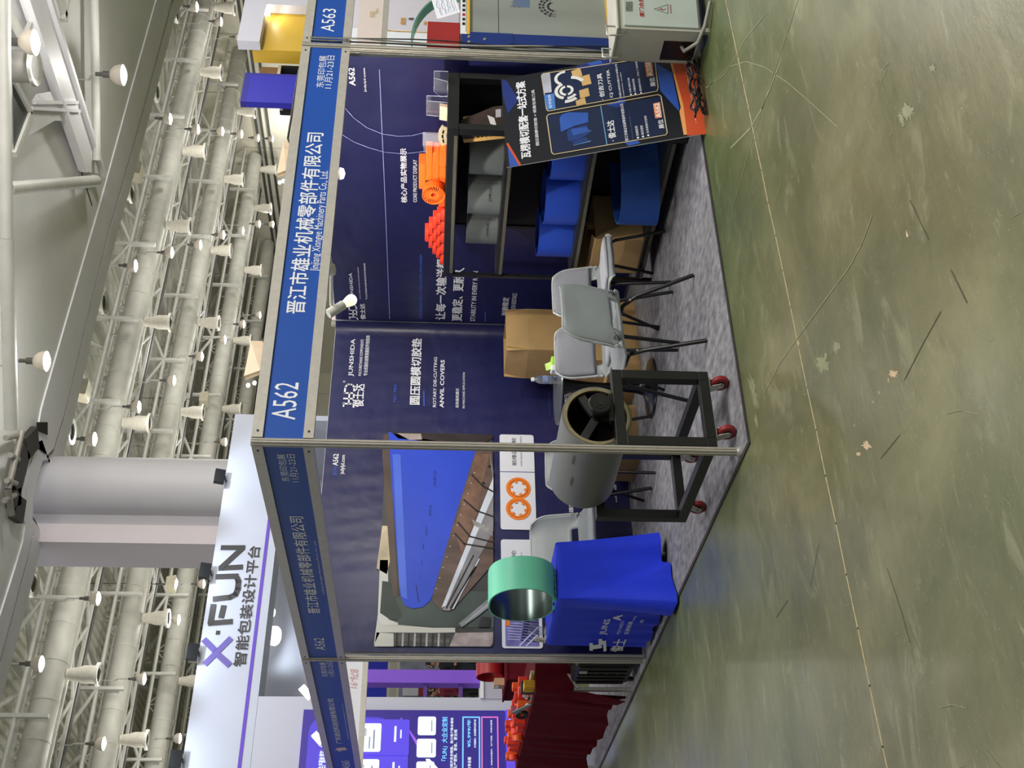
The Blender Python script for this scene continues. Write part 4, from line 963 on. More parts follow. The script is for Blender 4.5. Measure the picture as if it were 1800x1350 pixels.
# second bulb peeping under the fascia, and the clip lights seen above it
p = at(598, 305, 'Y', .1)
t = thing('arm_spotlight', 'lit bulb of a second spotlight just peeping below the right-hand fascia board', 'spotlight', p)
MB().lathe([(.022, .05), (.034, .02), (.036, 0)], p, (0, 0, 1), 18).build('lamp_head', wl, t, smooth=40)
MB().lathe([(.036, 0), (.03, -.02), (.001, -.03)], p, (0, 0, 1), 18).build('bulb', glow, t, smooth=60)
MB().tube(p+V((0, 0, .05)), V((p[0], .012, 2.3)), .01, 8).build('arm', wl, t)
lamp_spot('booth_bulb', p+V((0, .02, -.04)), V((2.95, 1.0, 1.9)), 60, 150, (1, .94, .82), .03)
for (c, lab, ln) in (((447, 640), 'beige floodlight panel fixed above the right fascia board, over the number A562', .40), ((492, 290), 'beige floodlight panel fixed above the right fascia board, near its right end', .27)):
    p = at(c[0], c[1], 'Y', .25); t = thing('fascia_floodlight', lab, 'floodlight', p)
    pm_ = mat('beige_lamp_board', (222, 196, 160), .5, 0, .05, 6)
    q = [at(c[0]+dx, c[1]+dy, 'Y', .25+dd) for dx, dy, dd in ((-16, 28, .0), (12, 18, .0), (20, -34, .22), (-4, -34, .22))]
    if c[1] < 400: q = [at(c[0]+dx, c[1]+dy, 'Y', .25+dd) for dx, dy, dd in ((-4, 22, .0), (12, 16, .0), (20, -34, .18), (8, -36, .18))]
    n_ = norm(np.cross(q[1]-q[0], q[3]-q[0]))*.025
    MB().add(q+[v+n_ for v in q], [(0, 1, 2, 3), (7, 6, 5, 4), (0, 4, 5, 1), (1, 5, 6, 2), (2, 6, 7, 3), (3, 7, 4, 0)]).build('board', pm_, t)
    mb = MB()
    for k in range(3): s_ = q[0]+(q[1]-q[0])*(.1+.4*k); mb.lathe([(.001, 0), (.010, .006), (.010, .02), (.001, .026)], s_-n_*1.2, (q[0]-q[3]), 10)
    mb.build('bulb', glow, t)
    MB().path([q[2], at(c[0]+14, c[1]-46, 'Y', .3), V((q[2][0]+.25, .0, 2.5))], .008, 6).build('cable', black_p, t)
    MB().bar(q[2]+(q[1]-q[2])*.3, V((q[2][0]-.05, .014, 2.46)), .02, .02).build('bracket', alu, t)
for k, (c, e, lab) in enumerate([((530, 1208), (546, 1226), 'white clip-on spotlight above the fascia of the next booth at left, right one of two'), ((552, 1290), (566, 1306), 'white clip-on spotlight above the fascia of the next booth at left, left one of two')]):
    p = at(c[0], c[1], 'X', .2); q = at(e[0], e[1], 'X', .12)
    t = thing('clip_spotlight', lab, 'spotlight', p, 0, 'clip spotlights')
    MB().bar(p, q, .05, .06).build('lit_strip', mat('white_lamp_body', (240, 240, 240)), t)
    MB().bar(p+(q-p)*.55+V((.02, 0, -.05)), q+V((.03, 0, -.07)), .06, .09).build('lamp_body', wl, t); MB().bar(q, V((.02, q[1]-.02, 2.47)), .02, .02).build('clip', wl, t)
# ================================================================ DISPLAY RACK
rk = thing('display_rack', 'black open display rack with three shelves standing against the right banner wall', 'rack', (2.63, .81, ZC))
X0, X1, Y0, Y1 = 2.38, 2.90, .085, 1.525
MB().box((X0, Y0, 1.475), (X1, Y1, 1.55)).build('top_board', black_m, rk, bevel=.004)
for z in (1.12, .575, .075): MB().box((X0+.004, Y0+.03, z), (X1-.02, Y1-.004, z+.05)).build('shelf', black_m, rk, bevel=.004)
lip = mat('rack_edge_strip', (92, 88, 76), .4, .2, .1, 30)
for z in (1.482, 1.122, .577, .077): MB().box((X0-.004, Y0+.06, z), (X0+.0035, Y1-.02, z+.022)).build('edge_strip', lip, rk)
for x, y, w_ in ((X0-.004, Y0, .05), (X1-.05, Y0, .05)): MB().box((x, y, ZC), (x+w_, y+w_, 1.474)).build('post', black_m, rk)
for x in (X0-.004, X1-.03): MB().box((x, Y1-.0, ZC), (x+.028, Y1+.026, 1.56)).build('post', black_m, rk)
MB().box((X1-.019, Y0+.05, .13), (X1-.008, Y1-.004, 1.474)).build('back_panel', mat('rack_back_panel', (10, 10, 13), .7, 0, .2, 5), rk)

def sleeve(name, lab, cx_, cy_, z, r, h, m_, a0=0, a1=360, th_=.012, marks=None, grp=None, ex=1.0):
    t = thing(name, lab, 'sleeve', (cx_, cy_, z), 0, grp)
    MB().arc_sheet((cx_, cy_, 0), r, th_, a0, a1, z, z+h, 40, ex=ex).build('shell', m_, t, smooth=40)
    if marks:
        a = R(marks); d = V((math.cos(a), ex*math.sin(a), 0)); tn = norm((math.sin(a), -math.cos(a)*ex, 0)); nn = norm(np.cross(tn, (0, 0, 1)))
        if nn@d < 0: nn = -nn; tn = -tn
        f = Flat(V((cx_, cy_, z))+d*r+nn*.003, tn, (0, 0, 1), nn, .001)
        f.text('JHD俊士达', -.05, h*.28, .05, h*.28+.02, print_k, 1, .01) if marks != 1 else None
        for k in range(7): f.line([(.012*(1 if k % 2 else -1)*.0+.075, .02+k*h*.13), (.075, .02+k*h*.13+h*.08)], .003, print_k, 1); f.line([(.085, .03+k*h*.13), (.085, .03+k*h*.13+h*.05)], .002, print_k, 1)
        f.build('stamped_mark', t)
    return t
g_sl = mat('grey_sleeve_rubber', (92, 97, 98), .55, 0, .08, 6, .02, 60)
b_sl = mat('blue_sleeve_rubber', (26, 66, 176), .5, 0, .08, 6, .02, 60)
for k, (y, x, lab, mk_) in enumerate([(1.235, 2.66, 'grey rubber sleeve with a stamped mark on the upper shelf, leftmost of three', 205), (.885, 2.63, 'grey rubber sleeve in the middle of three on the upper shelf', 215), (.525, 2.66, 'grey rubber sleeve on the upper shelf, beside the wooden blade board', None)]):
    sleeve('rubber_sleeve', lab, x, y, 1.17, .172, .225, g_sl, 0, 360, .014, mk_, 'grey sleeves on the upper shelf')
for k, (y, x, r, lab) in enumerate([(1.30, 2.63, .185, 'blue rubber sleeve on the middle shelf, leftmost of three'), (.905, 2.61, .20, 'blue rubber sleeve on the middle shelf, in the middle of three'), (.50, 2.63, .185, 'blue rubber sleeve on the middle shelf, half behind the leaning poster board')]):
    sleeve('rubber_sleeve', lab, x, y, .625, r, .245-.01*k, b_sl, 0, 360, .012, None, 'blue sleeves on the middle shelf')
sleeve('rubber_sleeve', 'large wide blue rubber sleeve on the bottom shelf of the rack', 2.635, .66, .125, .46, .26, mat('blue_sleeve_dull', (30, 76, 158), .55, 0, .08, 6), 0, 360, .014, None, None, .46).rotation_euler = (0, 0, 0)
def carton_box(name, lab, x0, y0, z0, x1, y1, z1, flaps=None, grp=None, mt=None):
    t = thing(name, lab, 'carton', ((x0+x1)/2, (y0+y1)/2, z0), 0, grp); mt = mt or carton
    w_ = .006
    mb = MB(); mb.box((x0, y0, z0), (x1, y1, z0+w_)); mb.box((x0, y0, z0+w_), (x0+w_, y1, z1)); mb.box((x1-w_, y0, z0+w_), (x1, y1, z1)); mb.box((x0+w_, y0, z0+w_), (x1-w_, y0+w_, z1)); mb.box((x0+w_, y1-w_, z0+w_), (x1-w_, y1, z1))
    mb.build('box_body', mt, t)
    if flaps is None:
        MB().box((x0, y0, z1), (x1, (y0+y1)/2-.002, z1+.005)).build('top_flap', mt, t); MB().box((x0, (y0+y1)/2+.002, z1), (x1, y1, z1+.005)).build('top_flap', mt, t)
        MB().box((x0-.001, (y0+y1)/2-.03, z1-.06), (x1+.001, (y0+y1)/2+.03, z1+.007)).build('packing_tape', mat('packing_tape', (176, 142, 92), .25, 0, .05, 9), t)
    else:
        for side, L_, tilt in flaps:
            dx, dy = {'x-': (-1, 0), 'x+': (1, 0), 'y-': (0, -1), 'y+': (0, 1)}[side]
            up = V((dx*math.sin(tilt), dy*math.sin(tilt), math.cos(tilt)))*L_
            if dx: o = V((x0 if dx < 0 else x1, y0, z1)); a = V((0, y1-y0, 0))
            else: o = V((x0, y0 if dy < 0 else y1, z1)); a = V((x1-x0, 0, 0))
            MB().obox(o, a, up, V((dx, dy, 0))*-.005).build('top_flap', mt, t)
    return t
carton_box('cardboard_box', 'brown cardboard box on the bottom shelf of the rack at its left end', 2.42, 1.13, .125, 2.84, 1.50, .47, [('x-', .05, -1.0), ('y+', .1, .3)])
# wooden blade board in dark wrapping on the upper shelf
t = thing('blade_board', 'wooden die board with steel blades in dark plastic wrap leaning on the upper shelf', 'die board', (2.55, .3, 1.17))
wood_m = mat('die_board_wood', (212, 166, 98), .6, 0, .12, 4, stretch=(1, 1, 14))
a0 = V((2.425, .165, 1.172)); ax_ = norm((1, -.06, 0)); b0 = V((.02, .075, .275)); nn = norm(np.cross(ax_, b0)); nn = nn if nn[1] < 0 else -nn
MB().obox(a0, ax_*.20, b0, -nn*.032).build('wood_base', wood_m, t)
mb = MB()
for k in range(9): mb.obox(a0+b0*(.06+.1*k)-ax_*.002, ax_*.2, b0*.010, nn*.012)
mb.build('blade', mat('blade_steel', (60, 58, 52), .35, .7, .1, 30), t)
q0 = a0+nn*.0125
P5 = [q0, q0+ax_*.20, q0+ax_*.20+b0*.25, q0+ax_*.115+b0*1.0, q0+b0*1.0]
MB().add(P5+[v+nn*.045 for v in P5], [(4, 3, 2, 1, 0), (5, 6, 7, 8, 9), (0, 1, 6, 5), (1, 2, 7, 6), (2, 3, 8, 7), (3, 4, 9, 8), (4, 0, 5, 9)]).build('dark_wrap', mat('dark_brown_wrap', (58, 46, 42), .25, 0, .3, 9, .1, 30), t)
f = Flat(q0+nn*.0465, ax_, norm(b0), nn, .001)
f.rect(.10, .02, .17, .055, mat('wrap_label', (170, 166, 172), .3), 1); f.poly([(.03, .05), (.10, .065), (.13, .11), (.05, .09)], mat('wrap_glint', (206, 204, 200), .2), 1); f.text('JOR', .01, .16, .06, .185, mat('wrap_text', (180, 150, 96), .5), 1); f.text('刀', .03, .22, .05, .24, mat('wrap_text', (180, 150, 96), .5), 1)  # label and lettering, plus a glint painted as a pale polygon
f.build('wrap_print_glint', t)

# ---- things on top of the rack
ZT = 1.551
yc = lambda y: at(777, y, 'X', 2.45)[1]
rows = [(374, 471.5, 5), (379.7, 459.7, 4), (386.2, 453.1, 3), (397.5, 442.5, 2), (409.3, 431.8, 1)]
pad0 = None; hz = .0275
for lv, (ya, yb, n) in enumerate(rows):
    r0, r1 = yc(ya), yc(yb); w_ = (r1-r0)/n
    for k in range(n):
        lab = f'red pad in the stepped stack on the rack, {ORD[lv]} layer up, {ORD[k]} from the right'
        c = V((2.50, r0+w_*(k+.5), ZT+lv*hz))
        pr = [(-.04+.02*(2*abs(s_))**2, s_*w_*.96) for s_ in (-.5, -.35, -.18, 0, .18, .35, .5)]+[(.04, s_*w_*.96) for s_ in (.5, .18, -.18, -.5)]
        o = MB().prism(pr, c, (1, 0, 0), (0, 1, 0), (0, 0, hz-.001)).build('polyurethane_pad', redpu, None, bevel=.0015); tag(o, lab, 'pad', 'red pads stacked on the rack')
ZA = ZT
def opad2(lab, ya, yb, z0, z1, X=2.5, dep=.10):
    y0, y1 = sorted((yc(ya), yc(yb)))
    return tag(MB().box((X, y0, z0), (X+dep, y1, z1-.001)).build('polyurethane_pad', orange, None, bevel=.004), lab, 'pad', 'orange pads on the rack')
opad2('orange polyurethane block lying on the rack, rightmost and lowest, under the clear bag', 260, 304, ZA, ZA+.045)
opad2('orange polyurethane block on the rack directly behind the slotted wheel, lowest layer', 305, 354, ZA, ZA+.045)
opad2('orange polyurethane block on the rack left of the slotted wheel', 355, 373, ZA, ZA+.045)
opad2('orange polyurethane block forming the second layer of the stack behind the slotted wheel', 279, 330, ZA+.045, ZA+.09)
opad2('orange polyurethane block forming the third layer of the stack behind the slotted wheel', 277, 328, ZA+.09, ZA+.135)
opad2('orange polyurethane block topmost of the stack behind the slotted wheel', 299, 343, ZA+.135, ZA+.182)
# slotted wheel
ax_ = norm((-1, -.12, 0)); r_w = .078; c = V((2.445, .735, ZT+r_w)); hw = .075
t = thing('slotted_wheel', 'orange slotted wheel with slanted ribs standing on edge on the rack', 'wheel', (2.44, .735, ZT), 0)
MB().lathe([(r_w*.94, 0), (r_w, .006), (r_w, hw), (r_w*.94, hw), (r_w*.88, hw-.012), (r_w*.88, .012)], c-ax_*hw/2, ax_, 40, close=True).build('rim', orange, t, smooth=40)
MB().lathe([(r_w*.36, .008), (r_w*.4, .004), (r_w*.4, hw-.004), (r_w*.24, hw-.004), (r_w*.24, .008)], c-ax_*hw/2, ax_, 30, close=True).build('hub', orange, t, smooth=40)
MB().lathe([(.001, hw-.02), (r_w*.24, hw-.02)], c-ax_*hw/2, ax_, 20).build('hub_core', redpu, t)
mb = MB(); d, s_, t_ = frame(ax_)
for k in range(24):
    a = 2*math.pi*k/24; a2 = a+.42; e0 = s_*math.cos(a)+t_*math.sin(a); e1 = s_*math.cos(a2)+t_*math.sin(a2)
    mb.bar(c+e0*r_w*.38, c+e1*r_w*.91, .0055, hw*.9, ax_)
mb.build('rib', orange, t); MB().lathe([(.001, hw*.12), (r_w*.9, hw*.12)], c-ax_*hw/2, ax_, 30).build('web', mat('shaded_orange_web', (150, 40, 10), .6), t)  # web coloured darker to put shade between the ribs
# clear pieces, knife and tag
p = at(778, 246, 'X', 2.55)
t = thing('clear_bag', 'clear plastic bag standing on the rack between the curved knife and orange blocks', 'bag', (2.55, p[1], ZT))
mb = MB(); y0, y1 = at(778, 259, 'X', 2.55)[1], at(778, 235, 'X', 2.55)[1]; zt = at(743, 247, 'X', 2.55)[2]
mb.grid(lambda u, v: V((2.55-.03*math.sin(math.pi*u)*(1-v*.8), y1+(y0-y1)*u, ZT+(zt-ZT)*v)), 8, 8); mb.grid(lambda u, v: V((2.56+.03*math.sin(math.pi*u)*(1-v*.8), y1+(y0-y1)*u, ZT+(zt-ZT)*v)), 8, 8)
mb.build('film', mat('clear_film', (220, 226, 240), .1, 0, 0, 1, alpha=.16), t, smooth=60)
t = thing('clear_bag', 'loose clear plastic film over the right end of the orange blocks on the rack', 'bag', (2.5, .45, ZT))
y0, y1 = at(778, 283, 'X', 2.6)[1], at(778, 259, 'X', 2.6)[1]
MB().grid(lambda u, v: V((2.61+.012*math.sin(7*u+5*v), y1+(y0-y1)*u, ZT+.05+(zt-ZT-.055)*v)), 10, 10).build('film', mat('clear_film', (220, 226, 240)), t, smooth=60)
t = thing('curved_knife', 'beige curved slotted cutting knife propped upright on the rack', 'knife', (2.46, .16, ZT))
kc = at(786, 238, 'X', 2.44); ro, ri = .17, .118; kn = mat('knife_steel', (206, 186, 156), .4, .3, .08, 20)
cy_, cz_ = at(778, 240, 'X', 2.44)[1], ZT-.115
A_ = [(R(58+k*64/14)) for k in range(15)]
pts = [(ro*math.cos(a), ro*math.sin(a)) for a in A_]+[(ri*math.cos(a), ri*math.sin(a)) for a in A_[::-1]]
MB().prism(pts, (2.445, cy_, cz_), (0, 1, 0), (0, 0, 1), (.008, 0, 0)).build('blade', kn, t)
f = Flat((2.444, cy_, cz_), (0, 1, 0), (0, 0, 1), (-1, 0, 0), .001)
for a0 in (68, 84, 100): f.line([(.143*math.cos(R(a0+q)), .143*math.sin(R(a0+q))) for q in (0, 3, 6, 9)], .010, print_k, 1)
f.build('slot', t)
MB().box((2.455, cy_-.03, ZT), (2.50, cy_+.03, ZT+.01)).build('stand_foot', clear, t)
def bracket(lab, px_quad, X, dep, nm='acrylic_holder'):
    q = [at(*c, 'X', X) for c in px_quad]; dz = min(v[2] for v in q)-ZT
    q = [v-V((0, 0, dz)) for v in q]; t = thing(nm, lab, 'holder', (X, np.mean([v[1] for v in q]), ZT))
    n_ = V((.004, 0, 0)); mb = MB(); k = len(q)
    mb.add(q+[v+n_ for v in q], [tuple(range(k)), tuple(range(2*k-1, k-1, -1))]+[(i, (i+1) % k, (i+1) % k+k, i+k) for i in range(k)]); mb.build('front_plate', clear, t)
    lo = min(q, key=lambda v: v[1]+v[2]); ymin, ymax = min(v[1] for v in q), max(v[1] for v in q)
    MB().box((X+.004, ymin, ZT), (X+dep, ymax, ZT+.004)).build('foot_plate', clear, t); zt_ = max(v[2] for v in q)
    MB().box((X+dep-.004, ymin, ZT+.004), (X+dep, ymax, zt_)).build('back_plate', clear, t)
    ed = mat('acrylic_edge', (206, 210, 222), .25, 0, .02, 5); MB().path(q+[q[0]], .0022, 6).build('polished_edge', ed, t); MB().path([V((X+dep-.002, ymin, ZT)), V((X+dep-.002, ymin, zt_)), V((X+dep-.002, ymax, zt_)), V((X+dep-.002, ymax, ZT))], .0022, 6).build('polished_edge', ed, t); return t
bracket('clear bent acrylic holder at the right end of the rack top', [(780, 168), (780, 143), (756, 137), (756, 160), (768, 170)], 2.78, .07)
bracket('tall clear acrylic holder on the rack top behind the beige tag', [(780, 206), (780, 180), (744, 177), (744, 202)], 2.70, .05)
y0, y1 = at(778, 213, 'X', 2.62)[1], at(778, 189, 'X', 2.62)[1]
tag(MB().obox((2.62, y1, ZT), (0, y0-y1, 0), (.012, 0, .05), (.03, 0, 0)).build('cardboard_tag', mat('beige_card', (222, 190, 164), .7, 0, .05, 9), None, bevel=.002), 'small beige cardboard piece standing on the rack beside the curved knife', 'card')

# ================================================================ LEANING POSTER BOARD
O = V((2.079, -.235, .012)); w_, h_ = .781, 1.209
e2 = norm(V((2.86, -.246, .031))-V((2.079, -.235, .005))); u2 = norm(V((2.045, .073, 1.173))-V((2.079, -.235, .005))); u2 = norm(u2-e2*(u2@e2)); n2 = norm(np.cross(e2, u2))
if n2[1] > 0: n2 = -n2
pb = thing('poster_board', 'black and orange poster board leaning against the rack beside the grey power box', 'poster', O+e2*w_/2)
MB().obox(O, e2*w_, u2*h_, -n2*.006).build('foam_board', mat('poster_edge_white', (226, 226, 224), .6), pb)
f = Flat(O+n2*.0005, e2, u2, n2, .0008)
pk = lambda n, c, var=.04: mat('poster_'+n, c, .4, 0, var, 4)
f.rect(0, 0, w_, h_, pk('black', (16, 18, 26), .15), 1)
org = pk('orange', (206, 82, 44)); oline = pk('orange_line', (240, 166, 96)); pbl = pk('blue', (48, 86, 176), .15); pdb = pk('deep_blue', (24, 44, 112), .2); pnv = pk('card_navy', (16, 32, 66), .15)
L_ = [tuple(v) for v in ((0, 0), (w_, 0), (w_, .115), (0, .125))]
f.ppoly([(1177, 108), (1183, 128), (1196.7, 189), (1194.4, 197), (1202, 238), (1208, 237), (1201, 184), (1186, 128), (1182, 108)], oline, 4)
f.ppoly([(1181, 105), (1186, 128), (1201, 184), (1208, 239), (1245, 236), (1225, 100)], org, 3)
f.ppoly([(1151, 110), (1181, 128), (1194, 189), (1193, 195.6), (1161, 160), (1157, 135)], pbl, 2)
f.ppoly([(882, 140), (890, 142), (912, 175), (893, 200), (884, 170)], pdb, 2); f.ppoly([(892, 254), (913, 291), (896, 294)], pbl, 2); f.pline([(892, 253), (914, 290)], .014, org, 3)
f.ppoly([(1010, 118), (1036, 110), (1080, 102), (1085, 118), (1100, 178), (1090, 184), (1056, 128)], pdb, 2); f.ppoly([(1030, 112), (1055, 106), (1060, 112), (1040, 116)], pbl, 3); f.ppoly([(1066, 186), (1090, 176), (1100, 180), (1084, 190)], pbl, 3); f.ppoly([(1098, 251), (1120, 247), (1126, 252), (1105, 257)], pbl, 3)
f.ptext('瓦楞模切配套一站式方案', (934, 277), (906, 146), print_w, 4, .028); f.ptext('圆压圆模切胶垫 × 纸箱包装刀具', (948, 256), (934, 159), print_w, 4, .008)
gold_l = pk('gold_line', (210, 190, 150))
def rframe(pxs, m_, wd=.006):
    f.pline(pxs+[pxs[0]], wd, m_, 5)
f.ppoly([(961, 204), (1163, 170), (1173, 238), (972, 270)], pnv, 3); rframe([(961, 206), (964, 202), (1157, 167), (1162, 170), (1173, 234), (1170, 238), (974, 272), (970, 269)], gold_l)
f.ppoly([(953, 132), (1148, 104), (1157, 160), (963, 196)], pnv, 3); rframe([(952, 134), (955, 130), (1150, 101), (1157, 155), (1155, 161), (964, 196), (961, 193)], gold_l)
f.pline([(1056, 187), (1067, 255)], .005, pk('cyan_line', (110, 170, 214)), 5)
# blue sleeves picture
pb1 = pk('sleeve_blue', (44, 86, 172), .2); pb2 = pk('sleeve_dark', (28, 56, 120), .2)
f.ppoly([(984, 208), (988, 202), (1000, 198), (1034, 199), (1034, 216), (1010, 222), (986, 233)], pb1, 5); f.ppoly([(1000, 228), (1032, 220), (1036, 236), (1018, 246), (1000, 250), (996, 234)], pb2, 5); f.ppoly([(1004, 228), (1032, 224), (1036, 232), (1008, 240)], pb1, 6)
f.pline([(1009, 239), (1038, 231)], .006, pk('cyan_line', (110, 170, 214)), 6); f.pline([(1009, 256), (1038, 249)], .006, pk('cyan_line', (110, 170, 214)), 6); f.ppoly([(1006, 250), (1030, 242), (1036, 249), (1010, 256)], pb2, 6)
# knives and wooden blocks picture
wb = pk('block_wood', (204, 168, 110), .12)
for c in ([(1004, 126), (1020, 120), (1024, 134), (1008, 140)], [(1020, 136), (1036, 131), (1040, 148), (1024, 152)], [(1018, 160), (1034, 155), (1037, 169), (1020, 174)], [(1012, 178), (1028, 172), (1031, 184), (1014, 188)]): f.ppoly(c, wb, 5)
c0 = f.px(996, 160)
def ring(c, r0, r1, a0, a1, m_, lv): 
    n = 10; f.poly([(c[0]+r1*math.cos(R(a0+(a1-a0)*k/n)), c[1]+r1*math.sin(R(a0+(a1-a0)*k/n))) for k in range(n+1)]+[(c[0]+r0*math.cos(R(a1-(a1-a0)*k/n)), c[1]+r0*math.sin(R(a1-(a1-a0)*k/n))) for k in range(n+1)], m_, lv)
wht = pk('knife_white', (224, 224, 220))
ring(c0, .028, .046, 10, 170, wht, 6); ring(c0, .028, .046, 190, 350, wht, 6); ring(c0, .056, .078, 20, 160, wht, 6); c1 = f.px(992, 138); ring(c1, .045, .065, -10, 150, wht, 6)
ring((c0[0]+.01, c0[1]-.02), .09, .115, 300, 350, wht, 6); ring(c0, .085, .11, 170, 215, wht, 6); ring(c0, .06, .08, 180, 230, wht, 6)
f.ppoly([(956, 168), (974, 165), (977, 192), (962, 194)], pk('tag_blue', (70, 128, 206)), 6); f.ptext('合作伙伴', (971, 191), (963, 168), print_w, 7, .01); f.ppoly([(952, 131), (967, 129), (970, 163), (956, 165)], pk('photo_grey', (176, 178, 190), .3), 6)
f.ptext('· 俊士达', (1084, 248), (1066, 214), print_w, 5, .02); f.ptext('晋江市雄业机械零部件有限公司', (1105, 248), (1090, 184), print_w, 5, .008); f.ptext('· 创吉刀具', (1064, 176), (1049, 131), print_w, 5, .014); f.ptext('CJ CUTTER', (1079, 172), (1066, 124), print_w, 5, .01); f.ptext('马鞍山创吉机械刀片有限公司', (1093, 172), (1081, 114), print_w, 5, .008)
for (s_, a, b) in (('自粘型高品质胶垫源头工厂', (1113, 246), (1105, 194)), ('● 耐磨耐用', (1124, 244), (1116, 223)), ('● 稳定强韧', (1133, 242), (1125, 222)), ('● 支持规格可定制', (1142, 240), (1132, 205)),
                   ('刀具配件定制一站式服务', (1098, 171), (1090, 128)), ('● 齐模刀模切刀等', (1111, 168), (1103, 138)), ('● 刀模版本定制', (1119, 167), (1111, 140)), ('● 覆盖模切地区，支持上门安装调试', (1129, 165), (1116, 106))):
    f.ptext(s_, a, b, print_w, 5, .004)
obx = pk('number_orange', (232, 150, 100))
f.ppoly([(1148, 183), (1160, 180), (1164, 207), (1152, 209)], obx, 5); f.ptext('A562', (1163, 207), (1150, 183), print_w, 6, .02); f.ptext('展位', (1168, 226), (1156, 212), print_w, 5, .014)
f.ppoly([(1133, 111), (1146, 108), (1149, 134), (1137, 136)], obx, 5); f.ptext('A506', (1148, 134), (1135, 110), print_w, 6, .02); f.ptext('展位', (1153, 152), (1141, 138), print_w, 5, .014)
f.ptext('了解更多纸箱刀具配件，请移步至展位', (1225, 219), (1203, 112), print_w, 4, .004)
f.build('poster_print', pb)

# ================================================================ CHAIRS
def make_chair(lab, loc, rz, sc_, pads):
    t = thing('chair', lab, 'chair', loc, rz, 'grey meeting chairs', sc_)
    prof = [(.245, .405), (.25, .43), (.22, .445), (.12, .437), (0, .428), (-.10, .43), (-.165, .445), (-.20, .48), (-.222, .53), (-.24, .60), (-.262, .70), (-.285, .78), (-.292, .80)]
    cum = [0]
    for a, b in zip(prof[:-1], prof[1:]): cum.append(cum[-1]+math.dist(a, b))
    def sh(u, v):
        s_ = u*cum[-1]; j = min(max(int(np.searchsorted(cum, s_))-1, 0), len(prof)-2); q = (s_-cum[j])/(cum[j+1]-cum[j])
        y = prof[j][0]*(1-q)+prof[j+1][0]*q; z = prof[j][1]*(1-q)+prof[j+1][1]*q
        tt = 2*v-1; wd = .225
        if u > .80: wd -= .06*((u-.80)/.2)**3
        if u < .12: wd -= .05*((.12-u)/.12)**2
        x = wd*tt; e = abs(tt)**4
        if z > .5: y += .045*e*(1 if True else 0)
        else: z += -.012*e+.012*tt*tt
        if .47 < z <= .5: y += .03*e
        return V((x, y, z))
    slot = lambda u, v: (.57 < u < .645 and .22 < v < .78)
    MB().grid(sh, 44, 26, skip=slot).build('seat_shell', grey_shell, t, local=True, smooth=50, solid=.012, bevel=0)
    mb = MB(); 
    us = [.005+.99*k/60 for k in range(61)]
    rim = [sh(u, 0) for u in us]+[sh(.999, v) for v in [k/20 for k in range(1, 20)]]+[sh(u, 1) for u in us[::-1]]
    mb.path(rim, .009, 6); mb.build('rim', mat('chair_rim', (176, 180, 180), .35, 0, .04, 9), t, local=True, smooth=60)
    mb = MB()
    for sx in (-1, 1):
        for k in range(6):
            u = .575+.012*k; c = sh(u, .5+sx*.40)+V((0, -.0075, 0)); mb.bar(c+V((-.02, 0, 0)), c+V((0, 0, -.006)), .004, .003, (0, 1, 0)); mb.bar(c+V((0, 0, -.006)), c+V((.02, 0, 0)), .004, .003, (0, 1, 0))
    mb.build('vent_slits', mat('vent_dark', (66, 70, 72), .6), t, local=True)
    if pads:
        MB().grid(lambda u, v: sh(.655+.335*u, .03+.94*v)+V((0, .022+.02*math.sin(math.pi*u)**.5*math.sin(math.pi*v)**.5, 0)), 14, 14).build('back_pad', fabric_g, t, local=True, smooth=60, solid=.02)
        MB().grid(lambda u, v: sh(.05+.38*u, .06+.88*v)+V((0, 0, .014+.022*math.sin(math.pi*u)**.5*math.sin(math.pi*v)**.5)), 14, 14).build('seat_pad', mat('seat_fabric_light', (178, 178, 186), .9, 0, .1, 160, .3, 400), t, local=True, smooth=60, solid=.018)
    for sx in (-1, 1):
        MB().path([(sx*.15, .10, .418), (sx*.19, .02, .415), (sx*.20, -.08, .405), (sx*.222, -.14, .33), (sx*.27, -.28, .006)], .0125, 10).build('leg', black_m, t, local=True, smooth=60)
        MB().path([(sx*.14, .13, .418), (sx*.19, .16, .41), (sx*.205, .18, .37), (sx*.24, .26, .006)], .0125, 10).build('leg', black_m, t, local=True, smooth=60)
        for c in ((sx*.20, -.08, .405), (sx*.205, -.12, .365)): MB().lathe([(.001, .013), (.007, .012), (.007, 0)], c, (sx*.6, -.8, 0), 8).build('bolt', chrome, t, local=True)
    MB().tube((-.19, .02, .412), (.19, .02, .412), .011, 8).build('cross_bar', black_m, t, local=True, smooth=60)
    return t
chA = make_chair('grey plastic chair seen from behind, nearest the camera, beside the black cart', (1.17, .635, ZC), R(8.4), 1.05, False)
chB = make_chair('grey chair with fabric pads facing the nearest chair, beside the round table', (1.60, 1.20, ZC), R(174), .94, True)
dup(chB, (2.12, 1.185, ZC), R(179), 'grey padded chair squeezed between the other chairs and the black rack')
dup(chA, (.76, 2.48, ZC), R(176), 'grey plastic chair with a see-through slot behind the blue cloth table', scale=1.05)
dup(chA, (1.27, 2.22, ZC), R(172), 'grey plastic chair mostly hidden behind the grey roller', scale=.92)

